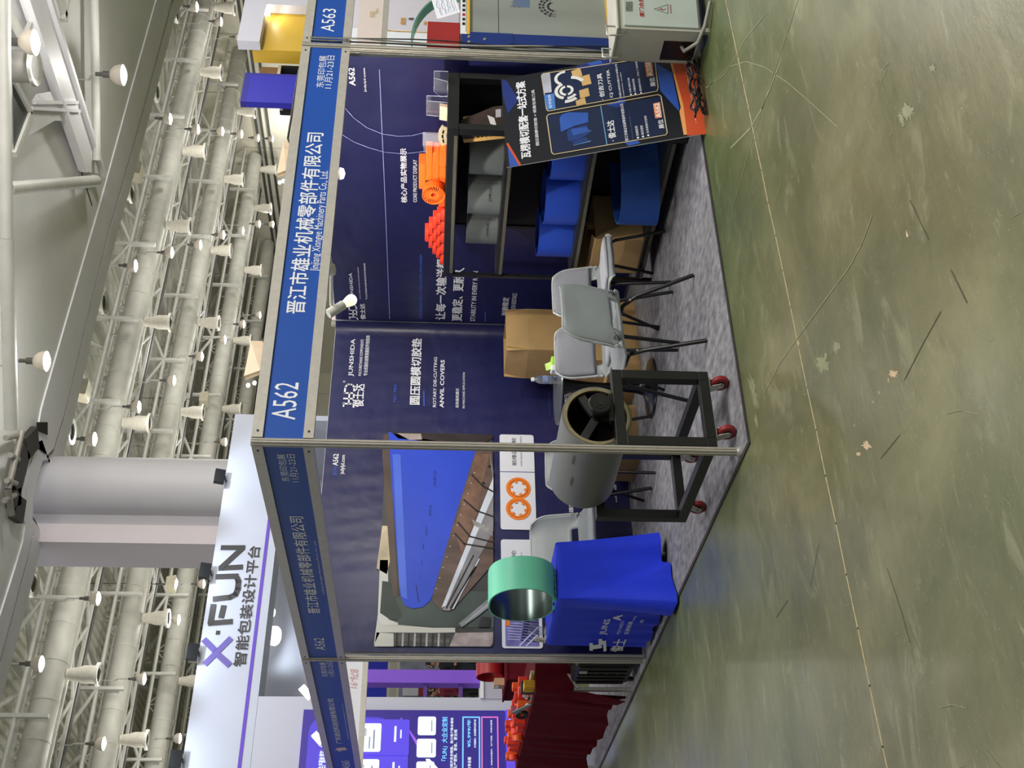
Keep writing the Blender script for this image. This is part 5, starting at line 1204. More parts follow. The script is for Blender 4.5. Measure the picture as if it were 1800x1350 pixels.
# ================================================================ ROUND TABLE
tc = at(980, 678, 'Z', .70)
t = thing('round_table', 'small round table with a dark tulip pedestal behind the roller cart', 'table', (tc[0], tc[1], ZC))
MB().lathe([(.001, .0), (.285, 0), (.29, .006), (.285, .014), (.001, .014)], (tc[0], tc[1], .688), (0, 0, 1), 56).build('table_top', mat('grey_glass_top', (92, 95, 98), .25, 0, .04, 3, spec=.6), t, smooth=40)
MB().lathe([(.07, .681), (.066, .65), (.048, .60), (.036, .48), (.03, .36), (.033, .22), (.042, .12), (.06, .06), (.13, .035), (.21, .02), (.225, .008), (.22, 0)], (tc[0], tc[1], ZC), (0, 0, 1), 40).build('pedestal', mat('black_gloss', (20, 21, 24), .22, 0, .1, 5), t, smooth=60)
p = at(978, 668, 'Z', .7025)
t = thing('water_bottle', 'small clear water bottle with a white cap on the round table', 'bottle', p)
MB().lathe([(.026, 0), (.031, .006), (.031, .05), (.028, .055), (.031, .06), (.031, .12), (.024, .145), (.012, .158), (.012, .168)], p, (0, 0, 1), 20).build('bottle_body', mat('bottle_plastic', (196, 214, 236), .08, 0, .02, 5, trans=.85), t, smooth=50)
MB().lathe([(.0315, .062), (.0318, .064), (.0318, .10), (.0315, .102)], p, (0, 0, 1), 20).build('bottle_label', mat('bottle_label', (150, 166, 214), .3, 0, .3, 30, alpha=.7), t, smooth=50)
MB().lathe([(.015, .162), (.015, .185), (.001, .187)], p, (0, 0, 1), 16).build('cap', mat('bottle_cap', (240, 240, 240), .4), t, smooth=40)
p = at(980, 645, 'Z', .7025)
t = thing('tissue_pack', 'green and white tissue pack on the round table beside the bottle', 'tissue pack', p)
MB().obox(p-V((.055, .04, 0)), (.11, -.02, 0), (.016, .08, 0), (0, 0, .05)).build('pack', mat('tissue_green', (160, 222, 50), .4, 0, .15, 12), t, bevel=.008)
MB().obox(p-V((.058, .042, 0)), (.045, -.008, 0), (.0165, .083, 0), (0, 0, .051)).build('pack_end', print_w, t, bevel=.006)
MB().add([p+V((-.03, -.01, .05)), p+V((.035, -.015, .05)), p+V((.02, .02, .05)), p+V((-.02, .03, .05)), p+V((-.035, .0, .085)), p+V((.03, .01, .092)), p+V((.01, .03, .08))], [(0, 1, 5, 4), (1, 2, 6, 5), (2, 3, 4, 6), (4, 5, 6)]).build('tissue', mat('tissue_leaf', (196, 230, 130), .7), t)

# ================================================================ CARTONS IN THE CORNER
carton_box('cardboard_box', 'tall open cardboard box with raised flaps, topmost of the pile in the corner', 2.22, 2.22, .50, 2.62, 2.62, .87, [('x-', .17, -.16), ('y-', .175, -.12), ('x+', .17, -.1), ('y+', .17, -.1)])
carton_box('cardboard_box', 'cardboard box under the tall open box in the corner pile', 2.12, 2.20, .255, 2.66, 2.74, .494)
carton_box('cardboard_box', 'lowest cardboard box of the corner pile, behind the round table', 2.02, 2.18, ZC, 2.72, 2.80, .249)
carton_box('cardboard_box', 'flat cardboard box on the floor behind the grey roller', 1.42, 2.52, ZC, 1.92, 2.86, .19)

# ================================================================ ROLLER CART
ct = thing('roller_cart', 'black square-tube cart on red casters carrying the grey roller', 'cart', (.265, .43, ZC))
cx0, cx1, cy0, cy1 = .03, .50, .0, .86; zb0, zt0 = .118, .645; s_ = .055
MB().box((cx0, cy0, zb0), (cx0+s_, cy1, zb0+s_)).build('bottom_rail', black_m, ct, bevel=.003)
MB().box((cx1-s_, cy0, zb0), (cx1, cy1, zb0+s_)).build('bottom_rail', black_m, ct, bevel=.003)
for y in (cy0, cy1-s_):
    MB().box((cx0+s_, y, zb0), (cx1-s_, y+s_, zb0+s_)).build('bottom_bar', black_m, ct, bevel=.003)
    for x in (cx0, cx1-s_): MB().box((x, y, zb0+s_), (x+s_, y+s_, zt0-s_)).build('upright', black_m, ct, bevel=.003)
    MB().box((cx0, y, zt0-s_), (cx1, y+s_, zt0)).build('top_bar', black_m, ct, bevel=.003)
rcx, rcz = .262, .722
for y in (cy0, cy1-s_):
    MB().prism([(-.085, 0), (.085, 0), (.085, .02), (.045, .03), (.045, rcz-zt0+.03), (-.045, rcz-zt0+.03), (-.045, .03), (-.085, .02)], (rcx, y+.005, zt0), (1, 0, 0), (0, 0, 1), (0, .045, 0)).build('bearing_block', mat('bearing_black', (26, 25, 24), .35, .2, .2, 12), ct, bevel=.003)
red_w = mat('red_caster_rubber', (138, 34, 36), .45, 0, .12, 10)
def caster(x, y, flip, brake):
    w = MB().lathe([(.026, -.016), (.042, -.016), (.0475, -.012), (.0475, .012), (.042, .016), (.026, .016)], (x, y, ZC+.0475), (1, .15, 0), 28); wo = w.build('caster_wheel', red_w, ct, smooth=40)
    MB().lathe([(.006, -.017), (.026, -.017), (.026, .017), (.006, .017)], (x, y, ZC+.0475), (1, .15, 0), 20).build('wheel_hub', black_p, wo)
    yy = flip*.03
    mb = MB()
    for sx in (-1, 1): mb.prism([(-.018, -.018), (.018, -.018), (.026, .0), (.034*flip+.03, .052), (.034*flip-.034, .052), (-.026, 0)], (x+sx*.021-.001, y+yy*0, ZC+.0475), (0, 1, 0), (0, 0, 1), (.003, 0, 0))
    mb.box((x-.023, y+.034*flip-.026, ZC+.098), (x+.023, y+.034*flip+.022, ZC+.101)); fk = mb.build('fork', chrome, ct)
    MB().box((x-.035, y+.034*flip-.035, ZC+.101), (x+.035, y+.034*flip+.035, ZC+.111)).build('mount_plate', chrome, ct)
    if brake: MB().prism([(-.0, .03), (-.028, .05), (-.06, .07), (-.064, .064), (-.05, .05), (-.04, .03), (-.02, .015)], (x-.01, y-.004, ZC+.0475), (0, -flip, 0), (0, 0, 1), (.02, 0, 0)).build('brake_lever', chrome, ct)
    MB().lathe([(.001, .004), (.008, .003), (.009, 0)], (x-.024, y, ZC+.0475), (-1, 0, 0), 10).build('axle_nut', chrome, fk)
for x, y, f_, b in ((.44, .02, 1, True), (.13, .02, 1, True), (.10, .80, -1, False), (.44, .80, -1, False)): caster(x, y, f_, b)
# the grey roller
rl = thing('grey_roller', 'large grey rubber-covered roller with an open steel core lying on the black cart', 'roller', (rcx, .5, rcz-.19))
ya, yb = .10, .79; A_ = (0, 1, 0)
MB().lathe([(.188, 0), (.188, yb-ya), (.178, yb-ya), (.178, 0)], (rcx, ya, rcz), A_, 64, close=True).build('rubber_cover', mat('grey_roller_rubber', (112, 114, 112), .42, 0, .05, 5, .02, 60), rl, smooth=40)
MB().lathe([(.1775, -.006), (.1775, yb-ya+.006), (.160, yb-ya+.006), (.160, -.006)], (rcx, ya, rcz), A_, 64, close=True).build('steel_core', mat('worn_steel_rim', (178, 164, 128), .32, .75, .2, 12), rl, smooth=40)
MB().lathe([(.1595, .002), (.1595, yb-ya), (.156, yb-ya), (.156, .002)], (rcx, ya, rcz), A_, 48, close=True).build('core_inside', mat('rusty_core', (40, 32, 26), .55, .2, .35, 6), rl, smooth=40)
MB().lathe([(.03, .30), (.165, .30), (.165, .32), (.03, .32)], (rcx, ya, rcz), A_, 40, close=True).build('core_wall', mat('rusty_core', (58, 46, 36)), rl, smooth=40)
MB().tube((rcx, cy0+.004, rcz), (rcx, cy1-.004, rcz), .026, 20).build('shaft', black_m, rl, smooth=50)
hb = MB().lathe([(.026, 0), (.056, 0), (.062, .006), (.062, .03), (.056, .036), (.026, .036)], (rcx, cy0-.034, rcz), A_, 36).build('hub', mat('hub_black', (30, 30, 30), .35, .2, .15, 10), rl, smooth=40)
MB().lathe([(.022, -.003), (.036, -.003), (.036, .001), (.022, .001)], (rcx, cy0-.034, rcz), A_, 30, close=True).lathe([(.001, -.006), (.02, -.006), (.02, .0)], (rcx, cy0-.034, rcz), A_, 24).build('hub_ring', mat('hub_dark', (44, 44, 44), .3, .3, .15, 10), hb, smooth=40)
for a in (150, 30, 270):
    d = V((math.cos(R(a)), 0, math.sin(R(a)))); MB().bar(V((rcx, ya+.02, rcz))+d*.02, V((rcx, ya+.02, rcz))+d*.168, .045, .022, (0, 1, 0)).build('spoke', mat('spoke_grey', (52, 52, 52), .4, .2, .2, 20), rl)
for (yy, ang) in ((.30, 145), (.52, 150)):
    a = R(ang); d = V((math.cos(a), 0, math.sin(a))); f = Flat(V((rcx, yy, rcz))+d*.1895, (0, -1, 0), np.cross((0, -1, 0), d)*-1 if np.cross((0, -1, 0), d)[2] < 0 else np.cross((0, -1, 0), d), d, .0005)
    f.text('JHD俊士达', -.045, -.012, .045, .012, print_k, 1, .01); f.build('stamped_mark', rl)

# ================================================================ BLUE CLOTH TABLE
clo = mat('blue_table_cloth', (16, 52, 222), .75, 0, .06, 5, .06, 300, sheen=.03)
tb = thing('cloth_table', 'small table fully covered by a bright blue printed cloth, at the left corner', 'table', (.2, 2.34, ZC))
MB().box((.045, 1.975, .72), (.40, 2.73, .745)).build('table_top', carton, tb)
for x, y in ((.06, 1.99), (.37, 1.99), (.06, 2.70), (.37, 2.70)): MB().box((x, y, ZC), (x+.02, y+.02, .719)).build('leg', alu, tb)
x0, x1, y0, y1 = .02, .425, 1.94, 2.76; ztop = .757
per = [(x0, y1), (x0, y0), (x1, y0), (x1, y1)]
def outline(s):
    # s in 0..1 round the table: left face (y1->y0), near face (x0->x1), far right, back
    L_ = [y1-y0, x1-x0, y1-y0, x1-x0]; tot = sum(L_); q = (s % 1)*tot
    for k in range(4):
        if q <= L_[k]:
            a, b = per[k], per[(k+1) % 4]; u = q/L_[k]; nrm = [(-1, 0), (0, -1), (1, 0), (0, 1)][k]
            return V((a[0]+(b[0]-a[0])*u, a[1]+(b[1]-a[1])*u, 0)), V((nrm[0], nrm[1], 0)), k, u
        q -= L_[k]
tot = 2*(y1-y0+x1-x0); sc1 = (y1-y0)/tot; sc2 = (y1-y0+x1-x0)/tot
def drape(u, v):
    p_, n_, k, w_ = outline(u); h = 1-v
    fl = h*(.014*math.sin(u*2*math.pi*7)+.010*math.sin(u*2*math.pi*17+1)+.02)
    dc = (u-sc1)/.035; d2 = (u-sc2)/.03
    corner = math.exp(-dc*dc*.5)*h**1.2
    n2_ = norm((-1, -1, 0)); n3 = norm((1, -1, 0))
    out = n_*fl*(.35 if k == 0 and w_ < .8 else 1)+n2_*corner*.16+n3*math.exp(-d2*d2*.5)*h**1.3*.07
    if k == 1:
        cr_ = .62*h; e_ = min(1, max(0, (cr_-w_)/.10)); out = out+V((0, -1, 0))*h*(.018*math.sin(w_*math.pi)+.075*e_*e_*(3-2*e_))
    zb = (.03+.02*max(0, math.sin(u*2*math.pi*9)) if k == 0 else .055-.04*min(1, max(0, (.62-w_)/.1)) if k == 1 else .05)
    edge = .02*(1-abs(2*v-1))*0
    q = p_+out; q[2] = ztop-h*(ztop-zb)
    if v > .98: q[2] = ztop
    return q
def drape2(u, v):      # small rounded shoulder at the table edge
    if v > .93:
        q = drape(u, .93); p_, n_, k, w_ = outline(u); e = (v-.93)/.07
        q = q-n_*.012*e*e; q[2] = q[2]+(ztop-q[2])*math.sin(e*math.pi/2); return q
    return drape(u, v)
mb = MB(); mb.grid(drape2, 220, 34)
top = [drape2(i/220, 1) for i in range(220)]
mb.add(top, [tuple(range(220))])
mb.build('table_cloth', clo, tb, smooth=70)
f = Flat((x0-.024, 0, 0), norm((0, -1, 0)), (-.02, 0, 1), (-1, 0, 0), .001)
f.ppoly([(1036, 1141), (1036, 1128), (1042, 1128), (1042, 1132), (1052, 1131), (1052, 1121), (1058, 1121), (1059, 1125), (1065, 1124), (1066, 1142), (1061, 1144), (1060, 1131), (1057, 1131), (1058, 1137), (1052, 1138), (1042, 1139), (1042, 1142)], print_w, 1)
f.ptext('JUNS', (1067, 1114), (1062, 1086), print_w, 1, .016); f.ptext('俊士', (1094, 1144), (1079, 1122), print_w, 1, .02); f.ptext('POLYURETH', (1089, 1113), (1092, 1090), print_w, 1, 0); f.ptext('瓦楞纸箱', (1104, 1114), (1105, 1091), print_w, 1, .01)
f.ptext('A', (1091, 1089), (1079, 1079), print_w, 1, .03); f.ptext('TS', (1116, 1090), (1115, 1082), print_w, 1, 0); f.ptext('件', (1131, 1094), (1126, 1088), print_w, 1, 0)
f.build('cloth_print', tb)
# mint half-moon sleeve standing on the table
mint = mat('mint_sleeve_rubber', (122, 224, 188), .45, 0, .03, 5)
t = thing('mint_sleeve', 'mint green round sleeve with toothed joint standing on the blue cloth table', 'sleeve', (.16, 2.07, ztop))
cy_, cz_, ry, rz_ = 2.07, ztop+.225, .272, .222
pr = []
n = 56
for k in range(n+1):
    a = -math.pi/2+.22+(2*math.pi-.44)*k/n
    c_, s_ = math.cos(a), math.sin(a); yy = ry*math.copysign(abs(c_)**.85, c_); zz = rz_*math.copysign(abs(s_)**.95, s_); pr.append((cy_+yy, cz_+zz))
def shell(off, th_, m_, nm):
    mb = MB(); vs_, fs_ = [], []
    for k, (y, z) in enumerate(pr):
        d = V((y-cy_, z-cz_)); d = d/np.linalg.norm(d)
        for o_, x in ((off, .025), (off, .255), (off-th_, .255), (off-th_, .025)): vs_.append((x, y+d[0]*o_, z+d[1]*o_))
    m_n = len(pr)
    for k in range(m_n-1):
        for q in range(4): fs_.append((k*4+q, (k+1)*4+q, (k+1)*4+(q+1) % 4, k*4+(q+1) % 4))
    fs_.append((3, 2, 1, 0)); e = (m_n-1)*4; fs_.append((e, e+1, e+2, e+3))
    mb.add(vs_, fs_); mb.build(nm, m_, t, smooth=45)
shell(0, .010, mint, 'rubber_shell'); shell(-.0105, .003, mat('steel_lining', (98, 112, 108), .25, .7, .08, 5), 'steel_lining')
for sgn, nm in ((-1, 'near'), (1, 'far')):
    y, z = pr[-1] if sgn < 0 else pr[0]
    mb = MB()
    for k in range(5):
        xx = .03+k*.045; yy0 = y
        mb.obox((xx, y-.006, z-.012), (.026, 0, 0), (0, .012, 0), (0, 0, .014)); mb.obox((xx+.026, y-.006, z-.002), (.019, 0, 0), (0, .012, 0), (0, 0, .004), 1)
    mb.build('joint_teeth', [mint, black_p], t)
p = at(962, 1128, 'X', .05); p[2] = ztop
t = thing('card_stand', 'clear acrylic stand with a small white card on the blue cloth table', 'card stand', (.09, p[1], ztop))
MB().box((.06, p[1]-.10, ztop), (.15, p[1]+.06, ztop+.003)).build('foot_plate', clear, t); MB().obox((.11, p[1]-.10, ztop+.003), (0, .16, 0), (.03, 0, .12), (.003, 0, 0)).build('back_plate', clear, t)
f = Flat((.06, p[1]-.01, ztop+.004), (0, -1, 0), norm((.25, 0, 1)), (-1, 0, 0), .001)
MB().obox((.062, p[1]-.03, ztop+.004), (0, .09, 0), (.016, 0, .07), (.002, 0, 0)).build('card', mat('cream_card', (226, 220, 208), .6), t)
mb = MB(); 
for k in range(4): mb.obox((.0605+.004*k, p[1]+.01+.002*k, ztop+.014+.014*k), (0, .035-.004*k, 0), (.001, 0, .005), (.0005, 0, 0))
mb.build('card_print', mat('grey_print', (80, 82, 96)), t)
# ================================================================ NEXT BOOTH AT LEFT (burgundy table)
bur = mat('burgundy_velvet', (86, 10, 24), .9, 0, .15, 6, .05, 200, spec=.15)
bt = thing('draped_table', 'long table draped in pleated burgundy velvet in the next booth at left', 'table', (.23, 4.8, ZC))
TX0, TX1, TY0, TY1, TZ = .0, .50, 3.66, 5.95, .755
MB().box((TX0+.01, TY0+.01, TZ-.03), (TX1, TY1, TZ-.006)).build('table_top', mat('table_board', (150, 148, 144), .5), bt)
lw = mat('white_table_leg', (186, 186, 182), .45, .1, .06, 20)
MB().box((.002, TY0-.004, ZC), (.03, TY0+.024, .5)).build('leg', lw, bt); MB().box((.46, TY0-.004, ZC), (.488, TY0+.024, TZ-.031)).build('leg', lw, bt)
MB().bar((.016, TY0-.006, .43), (.14, TY0+.01, .50), .026, .02).build('brace', lw, bt)
MB().box((.01, TY1-.1, ZC), (.04, TY1-.07, TZ-.031)).build('leg', lw, bt)
mb = MB()
mb.add([(TX0, TY0, TZ), (TX1, TY0, TZ), (TX1, TY1, TZ), (TX0, TY1, TZ)], [(0, 1, 2, 3)])
def bl_(u, v):
    y = TY0+(TY1-TY0)*u; h = 1-v; pl = .5+.5*math.sin(y*26+2.2*math.sin(y*5)); pl2 = .5+.5*math.sin(y*15+1.3*math.sin(y*3))
    zb = .10+.045*max(0, math.sin(y*5.1))+.02*(u > .45) + (0 if u > .06 else -.05)
    return V((TX0-h*(.02+.018*pl+.03*pl2)-.004*pl*(1 if v < .97 else 0), y, TZ-(TZ-zb)*h))
mb.grid(bl_, 260, 14)
def bn_(u, v):
    x = TX0+(TX1-TX0)*u; h = 1-v; return V((x, TY0-.008*h-.006*h*math.sin(x*40), TZ-(TZ-.46)*h))
mb.grid(bn_, 14, 6, flip=True)
q = [V((TX0, TY0, TZ)), V((TX0-.06, TY0+.16, .10)), V((TX0-.09, TY0-.02, .06)), V((TX0-.02, TY0-.03, .36)), V((TX0-.075, TY0+.07, .30))]
mb.add(q, [(0, 3, 4), (0, 4, 1), (3, 2, 4), (4, 2, 1)])
mb.build('velvet_cloth', bur, bt, smooth=40)
TT = TZ+.001
def on(px_, py_, X): p = at(px_, py_, 'X', X); return p
# suitcase
t = thing('suitcase', 'black ribbed hard-shell suitcase standing on the floor beside the burgundy table', 'suitcase', (.17, 3.36, ZC))
sb = mat('black_suitcase_shell', (13, 14, 18), .4, 0, .15, 12)
MB().box((.03, 3.20, .045), (.34, 3.58, .49)).build('shell', sb, t, bevel=.03)
mb = MB()
for k in range(5): mb.box((.018, 3.225+.075*k, .09), (.034, 3.26+.075*k, .46))
for k in range(4): mb.box((.06+.07*k, 3.188, .09), (.09+.07*k, 3.204, .46))
mb.build('shell_rib', sb, t, bevel=.004)
for x, y in ((.06, 3.23), (.31, 3.23), (.06, 3.55), (.31, 3.55)): MB().lathe([(.008, -.012), (.024, -.012), (.024, .012), (.008, .012)], (x, y, ZC+.024), (1, 0, 0), 16).build('wheel', black_p, t, smooth=40)
MB().box((.10, 3.35, .49), (.13, 3.37, .515)).box((.24, 3.35, .49), (.27, 3.37, .515)).box((.10, 3.35, .515), (.27, 3.37, .528)).build('handle', black_p, t)
MB().box((.012, 3.27, .40), (.0175, 3.32, .455)).build('luggage_label', mat('luggage_label', (170, 166, 172), .5), t)
mb = MB()
for k in range(3):
    for dy in (0, .045): mb.lathe([(.001, .004), (.005, .002), (.006, 0)], (.029, 3.36+dy, .16+.08*k), (-1, 0, 0), 8)
mb.build('rivet', chrome, t)
# goods on the burgundy table
st2 = thing('side_table', 'small cloth-covered side table further inside the next booth, carrying the dark red sleeve', 'table', (1.7, 4.4, ZC))
rc = at(881, 1168, 'X', 1.6)
MB().box((1.3, rc[1]-.35, ZC), (2.0, rc[1]+.35, TZ-.02)).build('cloth_skirt', bur, st2, bevel=.01); MB().box((1.29, rc[1]-.36, TZ-.02), (2.01, rc[1]+.36, TZ)).build('table_top', bur, st2)
t = thing('red_sleeve', 'dark red round sleeve standing on the side table beyond the burgundy table', 'sleeve', (1.6, rc[1], TT))
dr = mat('dark_red_rubber', (146, 24, 28), .4, 0, .06, 6)
MB().arc_sheet((1.6, rc[1], TT+.155), .154, .012, 0, 360, -.15, .15, 44, ax=((0, 1, 0), (0, 0, 1), (1, 0, 0))).build('shell', dr, t, smooth=40)
t = thing('cardboard_box', 'tiny cardboard box with a white label in front of the dark red sleeve', 'carton', (1.38, rc[1], TT)); MB().box((1.34, rc[1]-.07, TT), (1.42, rc[1]+.06, TT+.11)).build('box_body', mat('tiny_carton', (196, 158, 122), .7), t); MB().box((1.338, rc[1]-.05, TT+.06), (1.3395, rc[1]+.04, TT+.10)).build('box_label', print_w, t)
r_ = random.Random(11)
yp = mat('yellow_pad', (224, 172, 30), .5, 0, .1, 20)
for k in range(5): tag(MB().box((.04, 3.705+.024*k, TT), (.10, 3.726+.024*k, TT+.085)).build('yellow_pad', yp, None, bevel=.003), f'yellow pad standing at the near end of the burgundy table, {ORD[k]} from the right', 'pad', 'yellow pads')
for k in range(3): tag(MB().lathe([(.012, 0), (.026, .004), (.026, .03), (.012, .034)], (.15, 3.70+.06*k, TT+.0), (0, 0, 1), 16).build('metal_fitting', mat('brass_fitting', (196, 176, 122), .3, .6, .1, 20), None, smooth=40), f'small brass fitting behind the yellow pads, {ORD[k]} from the right', 'fitting', 'small fittings')
t = thing('black_block', 'dark grey rubber block beside the yellow pads on the burgundy table', 'block', (.09, 3.87, TT)); MB().box((.05, 3.84, TT), (.14, 3.905, TT+.10)).build('block_body', mat('dark_rubber', (44, 46, 50), .6, 0, .1, 20), t, bevel=.005)
t = thing('sample_tray', 'small tray of red, white and black sample parts on the burgundy table', 'tray', (.12, 4.0, TT))
MB().box((.05, 3.93, TT), (.22, 4.10, TT+.012)).build('tray_base', mat('clear_tray', (206, 204, 204), .2), t)
for k in range(14):
    x, y = r_.uniform(.06, .2), r_.uniform(3.95, 4.08); mm = (redpu, print_w, black_p, orange)[k % 4]; MB().lathe([(.005, 0), (.016, 0), (.016, .02), (.005, .02)], (x, y, TT+.0125+.02*(k % 3)), (0, 0, 1), 12).build('sample_part', mm, t, smooth=40)
t = thing('name_plate', 'slanted grey-green sign plate with white ends lying against the samples on the burgundy table', 'sign', (.05, 4.13, TT))
a, b = V((.03, 4.10, TT+.002)), V((.05, 4.30, TT+.15)); d = norm(b-a)
MB().obox(V((.02, 4.09, TT)), (.0, .19, .115), (0, -.02, .032), (.006, 0, 0)).build('plate', mat('sign_plate_green', (112, 132, 122), .35, 0, .2, 30), t)
MB().obox(V((.02, 4.052, TT)), (.0, .03, .018), (0, -.02, .032), (.0055, 0, 0)).build('plate_end', print_w, t)
t = thing('spiral_disc', 'black spiral disc with a red centre standing in clear wrap on the burgundy table', 'disc', (.06, 4.42, TT))
MB().lathe([(.022, -.01), (.05, -.012), (.05, .012), (.022, .01)], (.06, 4.43, TT+.052), (-1, -.3, 0), 28, close=True).build('disc_ring', mat('black_disc', (40, 38, 40), .4), t, smooth=40); MB().lathe([(.001, .004), (.016, .006), (.021, 0)], (.06, 4.43, TT+.052), (-1, -.3, 0), 16).build('disc_core', redpu, t, smooth=40)
MB().obox((.08, 4.36, TT), (0, .17, 0), (.03, 0, .14), (.003, 0, 0)).build('clear_wrap', clear, t)
RC = [0, 0, 0]
for k in range(32):
    y = 4.30+r_.random()*1.55; row = r_.choice((0, 0, 1, 1, 2)); x = .06+.075*row+r_.uniform(0, .02)
    y = 4.24+.048*k; row = k % 3; x = .05+.12*row; z = 0
    tall = r_.uniform(.06, .125); w_ = r_.uniform(.05, .085)
    kind = k % 4
    if abs(y-4.43) < .12 and row == 0: x = .28; row = 2
    if kind == 3: mb = MB().lathe([(.02, 0), (.042, 0), (.042, .045), (.02, .045)], (x, y, TT+.0425), (-1, .2, 0), 22, close=True); sm = 40
    else: mb = MB().obox((x, y-w_/2, TT), (.06, .01, 0), (-.008, w_, 0), (0, 0, tall)); sm = 0
    o = mb.build('polyurethane_pad', redpu if k % 5 else orange, None, smooth=sm, bevel=0 if sm else .006)
    rw = 2 if x > .25 else 1 if x > .12 else 0; RC[rw] += 1
    tag(o, f'orange-red part in the {["front", "middle", "back"][rw]} row on the burgundy table, {ORD[RC[rw]-1]} from the right', 'part', 'orange-red parts on the burgundy table')
# ================================================================ NEXT BOOTH AT RIGHT
mc = thing('slitting_machine', 'machine with blue frame and silvery clear cover standing right of the booth', 'machine', (3.9, .6, 0))
blu = mat('machine_blue_paint', (20, 48, 120), .35, 0, .06, 10)
film_m = mat('silvery_cover', (158, 162, 156), .28, .25, .14, 3, .1, 6, stretch=(1, 1, .25))
zt = 1.46
MB().box((3.455, .285, .02), (3.56, .345, zt)).build('frame_post', blu, mc, bevel=.004)
MB().box((4.5, .285, .02), (4.6, .345, zt)).build('frame_post', blu, mc, bevel=.004); MB().box((3.455, 1.0, .02), (3.56, 1.06, zt)).build('frame_post', blu, mc, bevel=.004)
MB().prism([(0, 0), (.1, 0), (.1, .36), (-.035, .36), (-.035, .10)], (3.455, .280, zt-.36), (1, 0, 0), (0, 0, 1), (0, .004, 0)).build('corner_plate', blu, mc)
mb = MB()
for x, z in ((3.445, zt-.05), (3.50, zt-.05), (3.48, zt-.16)): mb.lathe([(.001, .008), (.010, .006), (.012, 0)], (x, .279, z), (0, -1, 0), 10)
mb.build('bolt', chrome, mc)
MB().box((3.562, .30, .38), (4.499, .31, zt-.05)).build('front_cover', film_m, mc); MB().box((3.40, .31, .38), (3.454, .32, zt-.05)).build('side_cover', film_m, mc)
MB().box((3.40, .347, .02), (4.6, 1.06, .37)).build('base_cabinet', blu, mc); MB().box((3.46, .285, zt+.001), (4.6, 1.06, zt+.012)).build('top_plate', mat('machine_top', (70, 72, 76), .4), mc)
yl = mat('yellow_strip', (232, 184, 40), .5, 0, .05, 10)
MB().box((3.53, .279, zt-.055), (4.5, .299, zt-.034)).build('yellow_edge', yl, mc); MB().box((3.40, .279, .38), (4.5, .299, .42)).build('yellow_edge', yl, mc)
MB().box((3.53, .2785, zt-.0335), (4.5, .2995, zt+.012)).build('label_strip', print_w, mc)
f = Flat((0, .2782, 0), (1, 0, 0), (0, 0, 1), (0, -1, 0), .0005)
for k in range(14): f.rect(3.62+.05*k, zt-.022, 3.65+.05*k, zt-.002, mat('red_print', (170, 40, 44)) if k in (2, 9) else print_k, 1)
f.rect(3.55, zt-.03, 4.4, zt-.027, print_k, 1)
gp = mat('grey_cover_print', (116, 118, 118), .4)
f2 = Flat((0, .2995, 0), (1, 0, 0), (0, 0, 1), (0, -1, 0), .0005)
f2.line([(3.563, 1.20), (4.49, 1.20)], .004, print_k, 1)
for (s_, a, b) in (('法力', (916, 14), (896, 2)),): f2.ptext(s_, a, b, gp, 1)
c = f2.px(975, 12)
for rr_ in (.05, .085, .11): f2.line([(c[0]+rr_*math.cos(R(a)), c[1]+rr_*math.sin(R(a))) for a in range(20, 200, 20)], .018, gp, 1)
f2.rect(c[0]-.02, c[1]+.18, c[0]+.1, c[1]+.30, mat('cover_blue_print', (96, 116, 150), .4), 1)
f.build('label_print', mc); f2.build('cover_print', mc)
tag(MB().box((3.41, .32, zt+.0125), (3.70, .62, zt+.245)).build('red_box', mat('red_lacquer_box', (158, 40, 38), .4, 0, .08, 4), None, bevel=.005), 'red box standing on the machine right of the booth', 'box')
t = thing('green_arc_sheet', 'pale green translucent arc of sheet rising behind the red box on the machine', 'sheet', (3.8, .7, zt+.013))
gm = mat('pale_green_sheet', (128, 206, 176), .2, 0, .12, 8)
c = V((3.93, .66, zt+.012)); pr2 = []
for k in range(25):
    a = R(180*k/24); pr2.append((.56*math.cos(a), .36*math.sin(a)))
mb = MB(); vs_, fs_ = [], []
for k, (x, z) in enumerate(pr2):
    n_ = norm((x, 0, z*2)); 
    for o_, y in ((0, 0), (0, .09), (-.012, .09), (-.012, 0)): vs_.append(c+V((x, y, z))+n_*o_)
for k in range(24):
    for q in range(4): fs_.append((k*4+q, (k+1)*4+q, (k+1)*4+(q+1) % 4, k*4+(q+1) % 4))
fs_ += [(3, 2, 1, 0), (96, 97, 98, 99)]; mb.add(vs_, fs_); mb.build('arc', gm, t, smooth=40)
t = thing('note_paper', 'white note paper with blue handwriting propped on the machine', 'note', (3.82, .3, zt+.013))
o_ = at(811, 22, 'Y', .30); o_[2] = zt+.013; a_ = norm(at(805, -8, 'Y', .3)-at(811, 22, 'Y', .3)); a_[2] = abs(a_[2]); e1 = norm((a_[0], 0, .22)); e3 = norm((-.22, .25, 1.0)); e3 = norm(e3-e1*(e3@e1))
MB().obox(o_, e1*.24, e3*.17, norm(np.cross(e1, e3))*.002).build('sheet', print_w, t); nn = norm(np.cross(e1, e3)); nn = -nn if nn[1] > 0 else nn
f = Flat(o_+nn*.003, e1, e3, nn, .0005)
rr = random.Random(4)
for k in range(4):
    yy = .14-.035*k; f.line([(.03+.016*j, yy+rr.uniform(-.009, .009)) for j in range(11)], .003, mat('blue_ink', (60, 100, 170)), 1); f.line([(.02, yy-.013), (.22, yy-.013)], .0015, mat('blue_ink', (60, 100, 170)), 1)
f.build('handwriting', t)
